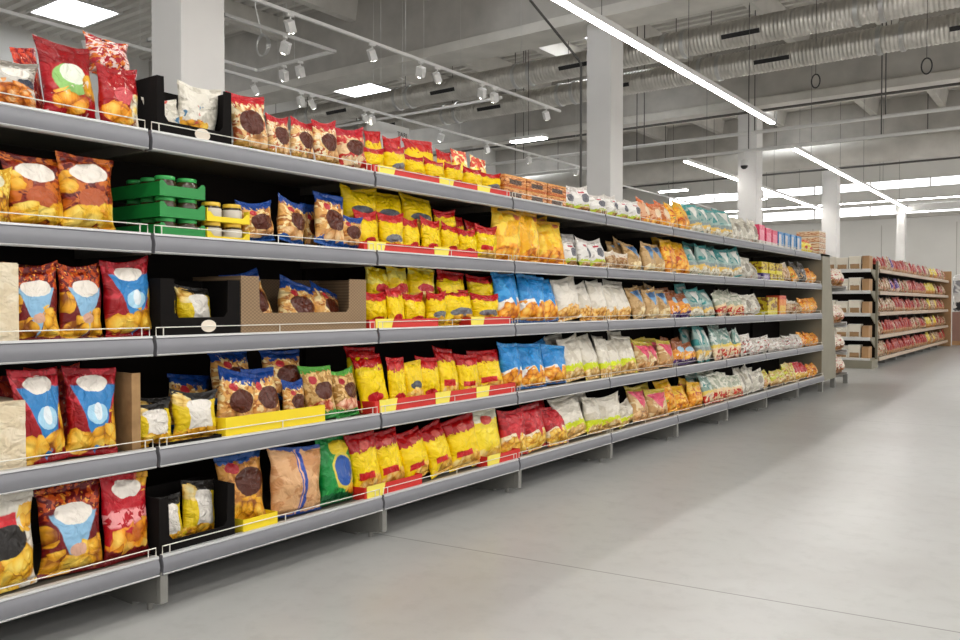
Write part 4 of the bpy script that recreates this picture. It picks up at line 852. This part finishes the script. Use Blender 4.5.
# jars in stacked trays
def make_jar(lid, label_front):
    o = link('jar', None)
    MB().lathe([(.030, 0), (.040, .004), (.042, .012), (.042, .056), (.036, .064), (.036, .066)], 20).build('glass', M['jar_dark'], o, True)
    MB().lathe([(.0385, .064), (.0395, .066), (.0395, .077), (.037, .080)], 20).build('lid', lid, o, True)
    MB().lathe([(.0424, .014), (.0427, .015), (.0427, .053), (.0424, .054)], 20).build('label', M['jar_label'] if label_front else M['jar_dark'], o, True)
    return o
jg = make_jar(M['green_lid'], False); jy = make_jar(M['yellow_lid'], True); used = {}
def jar_at(proto, p, lb, grp):
    o = copy_tree(proto) if used.get(proto.name) else proto; used[proto.name] = True
    o.location = p; tag(o, lb, 'jar', grp); return o
def jar_tray(s0, s1, L, z, depth, mat, label, grp, rim=.042):
    o = thing('jar_tray', label, 'jar tray', P((s0 + s1) / 2, L, z), FACE, grp); w = s1 - s0; t = .004
    MB().box(-w / 2, w / 2, 0, depth, 0, .003).build('base', mat, o)
    q = MB().prism([(-w / 2, 0), (w / 2, 0), (w / 2, rim + .018), (w / 2 - .012, rim + .018), (w / 2 - .03, rim), (-w / 2 + .03, rim), (-w / 2 + .012, rim + .018), (-w / 2, rim + .018)], 1, -t, 0)
    q.box(-w / 2, w / 2, depth, depth + t, 0, .05); q.box(-w / 2 - t, -w / 2, -t, depth + t, 0, .055); q.box(w / 2, w / 2 + t, -t, depth + t, 0, .055)
    q.build('rim', mat, o)
TN = ['lowest', 'middle', 'topmost']
for i in range(3):
    z = SHELF_Z[1] + .001 + i * .083
    jar_tray(1.905, 2.105, 2.945, z, .36, M['green_card'], '%s green tray of jars on the second shelf' % TN[i], 'green jar trays')
    for s, L, w_ in ((1.955, 2.99, 'front left'), (2.055, 2.99, 'front right'), (1.955, 3.09, 'second in its left column'), (1.955, 3.19, 'third in its left column')):
        jar_at(jg, P(s, L, z + .003), 'green-lidded jar, %s, in the %s green tray' % (w_, TN[i]), 'green-lidded jars')
for i in range(2):
    z = SHELF_Z[1] + .001 + i * .083
    jar_tray(2.122, 2.330, 2.945, z, .26, M['yellow_card'], '%s yellow tray of jars on the second shelf' % ['lower', 'upper'][i], 'yellow jar trays', .022)
    for s, w_ in ((2.172, 'left'), (2.278, 'right')):
        jar_at(jy, P(s, 2.99, z + .003), 'yellow-lidded jar with white label, %s, in the %s yellow tray' % (w_, ['lower', 'upper'][i]), 'yellow-lidded jars')

# packs and cartons along the long rack
for j, s in enumerate((4.46, 4.72, 4.98)):
    for i in range(2):
        carton('biscuit_pack', 'brick', .25, .14, .080, P(s, 3.04, SHELF_Z[0] + .001 + i * .081), 'brown and orange biscuit brick, %s column from left, %s one, top shelf' % (ORD[j + 1], ['lower', 'upper'][i]), 'biscuit pack', 'biscuit bricks on the top shelf')
PB = [(9.45, 'pinkbox', .23), (9.70, 'pinkbox', .21), (9.93, 'pinkbox', .20), (10.17, 'bluebox', .20), (10.43, 'bluebox', .20), (10.69, 'bluebox', .20), (10.95, 'bluebox', .20)]
cn = {}
for s, st, h in PB:
    cn[st] = cn.get(st, 0) + 1
    carton('carton', st, .20, .14, h, P(s, 3.03, SHELF_Z[0]), '%s carton on the top shelf, %s of its colour from the left' % (st[:-3], ORD[cn[st]]), 'carton', '%s cartons on the top shelf' % st[:-3])
for j, s in enumerate((9.62, 9.90, 10.18)):
    carton('carton', 'purplebox' if j == 0 else 'yellowbox', .25, .14, .09, P(s, 3.03, SHELF_Z[1]), ['small purple carton low on the second shelf', 'small yellow carton on the second shelf, left one', 'small yellow carton on the second shelf, right one'][j], 'carton')
    carton('carton', 'yellowbox', .24, .14, .13, P(s, 3.05, SHELF_Z[1] + .0905), 'brown-topped yellow carton stacked on another, %s of three, second shelf' % ['left', 'middle', 'right'][j], 'carton')
carton('carton', 'yellowbox', .36, .16, .21, P(9.86, 3.04, SHELF_Z[2]), 'large yellow carton on the middle shelf', 'carton')
carton('carton', 'orangebox', .28, .16, .235, P(10.26, 3.04, SHELF_Z[2]), 'orange carton right of the large yellow one, middle shelf', 'carton')

# ------------------------------------------------------------------ end unit of the long rack
EC = S0 + 8 * BW + .015
o = thing('end_unit', 'olive steel end unit closing the long rack, shelves facing away', 'end shelving', (0, EC, 0))
EL = 2.90
MB().prism([(0, .14), (.80, .14), (.79, .45), (.38, 1.88), (0, 1.88)], 0, -EL - .025, -EL).build('side_panel', M['olive'], o)
MB().prism([(0, .14), (.80, .14), (.79, .45), (.38, 1.88), (0, 1.88)], 0, -EL - 1.16, -EL - 1.135).build('side_panel', M['olive'], o)
MB().box(-EL - 1.14, -EL - .02, .0, .03, .1, 1.88).build('back_panel', M['olive'], o)
for y in (.03, .72, 1.5): MB().box(-EL - .06, -EL - .0, y, y + .06, 0, .14).build('foot', M['post'], o)
for zt, dp in ((1.46, 1.52), (.92, 1.56), (.50, 1.60), (.16, 1.62)):
    sh = MB().box(-EL - 1.13, -EL - .03, .03, dp, zt - .03, zt).build('shelf', M['shelf'], o)
    MB().prism([(dp, zt - .075), (dp + .02, zt - .07), (dp + .04, zt - .005), (dp + .02, zt + .01), (dp, zt)], 0, -EL - 1.13, -EL - .03).build('price_rail', M['white'], sh)
bn = 0
for zt, dp in ((1.46, 1.52), (.92, 1.56), (.50, 1.60), (.16, 1.62)):
    bn += 1
    for j in range(3):
        o = make_bag('bread_bag', SMALL[j % 3], 'bread', .22, .16, .26 if zt > .5 else .24)
        o.location = P(EC + dp - .13 - j * .24, EL + .11, zt + .002); o.rotation_euler = (-.1, 0, FACE + rb.uniform(-.2, .2))
        tag(o, 'pale bread bag in the olive end unit, %s shelf from top, %s from the right' % (ORD[bn], ORD[j + 1]), 'bread bag', 'bread bags in the olive end unit')
for i in range(4):
    carton('pastry_box', 'cookiestack', .36, .30, .078, P(EC + .27, 3.10, 1.88 + i * .079) if False else P(EC + .19, 3.10, 1.8805 + i * .079), 'pink and tan pastry pack on the olive end unit, %s of four from the bottom' % ORD[i + 1], 'pastry pack', 'pastry packs on the olive end unit')
MB().box(-EL - 1.14, -EL, 0, .38, 1.85, 1.88).build('top_shelf', M['olive'], bpy.data.objects['end_unit'])

# ------------------------------------------------------------------ far rack
F0, F1, FL = 17.2, 26.9, 3.17
FZ = [1.85, 1.43, 1.03, .59, .17]; NB = 8; fb = (F1 - F0) / NB
def far_bay(y):
    o = link('shelving_bay', None); o.location = (0, y, 0)
    MB().box(-3.73, -3.70, 0, fb, .1, 1.84).build('back_panel', M['back'], o)
    MB().box(-3.70, -3.66, 0, .04, 0, 1.84).build('upright', M['post'], o)
    MB().box(-3.66, -FL - .12, 0, .04, 0, .1).build('foot', M['post'], o)
    for z in FZ:
        sh = MB().box(-3.699, -FL - .02, .004, fb - .004, z - .03, z).build('shelf', M['shelf'], o)
        MB().prism([(-FL - .02, z - .06), (-FL + .008, z - .055), (-FL + .004, z), (-FL - .005, z + .012), (-FL - .02, z)], 1, .006, fb - .006).build('price_rail', M['beige_rail'], sh)
    return o
fbay = far_bay(F0)
for i in range(NB):
    o = fbay if i == 0 else copy_tree(fbay); o.location = (0, F0 + i * fb, 0)
    tag(o, 'beige-railed shelving bay of the far rack, %s from the left' % ORD[i + 1], 'shelving bay', 'bays of the far rack')
tag(MB().box(-3.95, -3.10, F1 + .01, F1 + .07, 0, 2.12, bev=.004).build('end_board', M['wood']), 'brown wooden board closing the right end of the far rack', 'board')
cnt = {}
for k, z in enumerate(FZ):
    s = F0 + .14
    while s < F1 - .15:
        q = (s - F0) / (F1 - F0); r_ = rb.random()
        if q < .16: st = 'farcream' if r_ < .7 else 'farred'
        elif q < .26 and k < 2: st = 'farpurple' if r_ < .6 else 'farred'
        elif q < .64: st = 'farred' if r_ < .75 else 'farcream'
        elif q < .82: st = 'faryellow' if r_ < .6 else 'farcream'
        else: st = 'farred' if r_ < .4 else 'farcream'
        w_ = rb.uniform(.21, .27); h = rb.uniform(.25, .32)
        o = make_bag('snack_bag', rb.choice(SMALL), st, w_, .11, h); o.location = P(s, FL + .09, z + .002); o.rotation_euler = (-rb.uniform(.1, .25), rb.uniform(-.05, .05), FACE + rb.uniform(-.15, .15))
        c_ = cnt[(k, st)] = cnt.get((k, st), 0) + 1
        tag(o, '%s on the far rack, %s, %s of its colour from left' % (LOOK[st][1], SHELF[k], ORD[c_]), 'snack bag', '%ss on the far rack, %s' % (LOOK[st][1], SHELF[k]))
        s += w_ + .02
# end unit of the far rack facing the camera
ES = F0 - .06
o = thing('end_unit', 'end shelving of the far rack, facing the camera, stacked with cream packs', 'end shelving', (0, ES, 0))
MB().box(-4.36, -3.20, -.03, 0, .1, 1.95).build('back_panel', M['back'], o)
for x in (-4.36, -3.22): MB().box(x, x + .04, -.06, -.0, 0, 2.0).build('upright', M['olive'], o)
MB().box(-4.34, -3.18, -.55, -.06, 0, .15).build('plinth', M['olive'], o)
for j, z in enumerate((1.84, 1.44, 1.02, .57, .18)):
    sh = MB().box(-4.32, -3.22, -.50, -.061, z - .03, z).build('shelf', M['olive'], o)
    MB().prism([(-.50, z - .055), (-.52, z - .05), (-.525, z), (-.51, z + .01), (-.50, z)], 0, -4.32, -3.22).build('price_rail', M['white'], sh)
    MB().prism([(-.06, z - .03), (-.48, z - .03), (-.06, z - .2)], 0, -3.235, -3.22).build('bracket', M['olive'], sh)
    for i in range(4):
        st = 'whitebox'
        carton('cream_pack', st, .215, .22, .23 + .02 * (i % 2), P(ES - .34, 4.18 - i * .225, z + .001), 'cream pack facing the camera, far end unit, %s shelf from top, %s from left' % (ORD[j + 1], ORD[i + 1]), 'pastry pack', 'cream packs on the far end unit', rot=0)
    MB0 = MB().box(-.06, .06, -.15, .15, 0, .25 if j == 0 else .22, bev=.003)
    tag(MB0.build('kraft_box', M['wood'], None, loc=P(ES - .33, 3.31, z + .001)), 'brown cardboard box at the right end of the far end unit, %s shelf' % ORD[j + 1], 'cardboard box', 'brown boxes on the far end unit')
# pallet bins beyond the far rack
for i, (x, y) in enumerate(((-2.55, 28.1), (-1.25, 28.1))):
    o = thing('pallet_bin', 'pinkish brown cardboard bin beyond the far rack, %s one' % ['left', 'right'][i], 'bin', (x, y, 0), 0, 'cardboard bins beyond the far rack')
    t = .03; b = MB()
    for a in ((-.6, .6, -.5, -.5 + t), (-.6, .6, .5 - t, .5), (-.6, -.6 + t, -.5 + t, .5 - t), (.6 - t, .6, -.5 + t, .5 - t)): b.box(a[0], a[1], a[2], a[3], .12, .96)
    b.build('wall', plain('bin_card%d' % i, '#a07c70', .8), o); MB().box(-.6, .6, -.5, .5, 0, .12).build('pallet', M['wood'], o)
    gme = carton_mesh(1.16, .96, 1.0, .05, .10, i * 9.0)
    q = link('wrapped_goods', gme); put_mat(q, bmat('wrapped')); q.location = (x, y, 1.0)
    tag(q, 'white plastic-wrapped goods heaped in the %s cardboard bin' % ['left', 'right'][i], 'wrapped goods', 'wrapped goods in the bins')
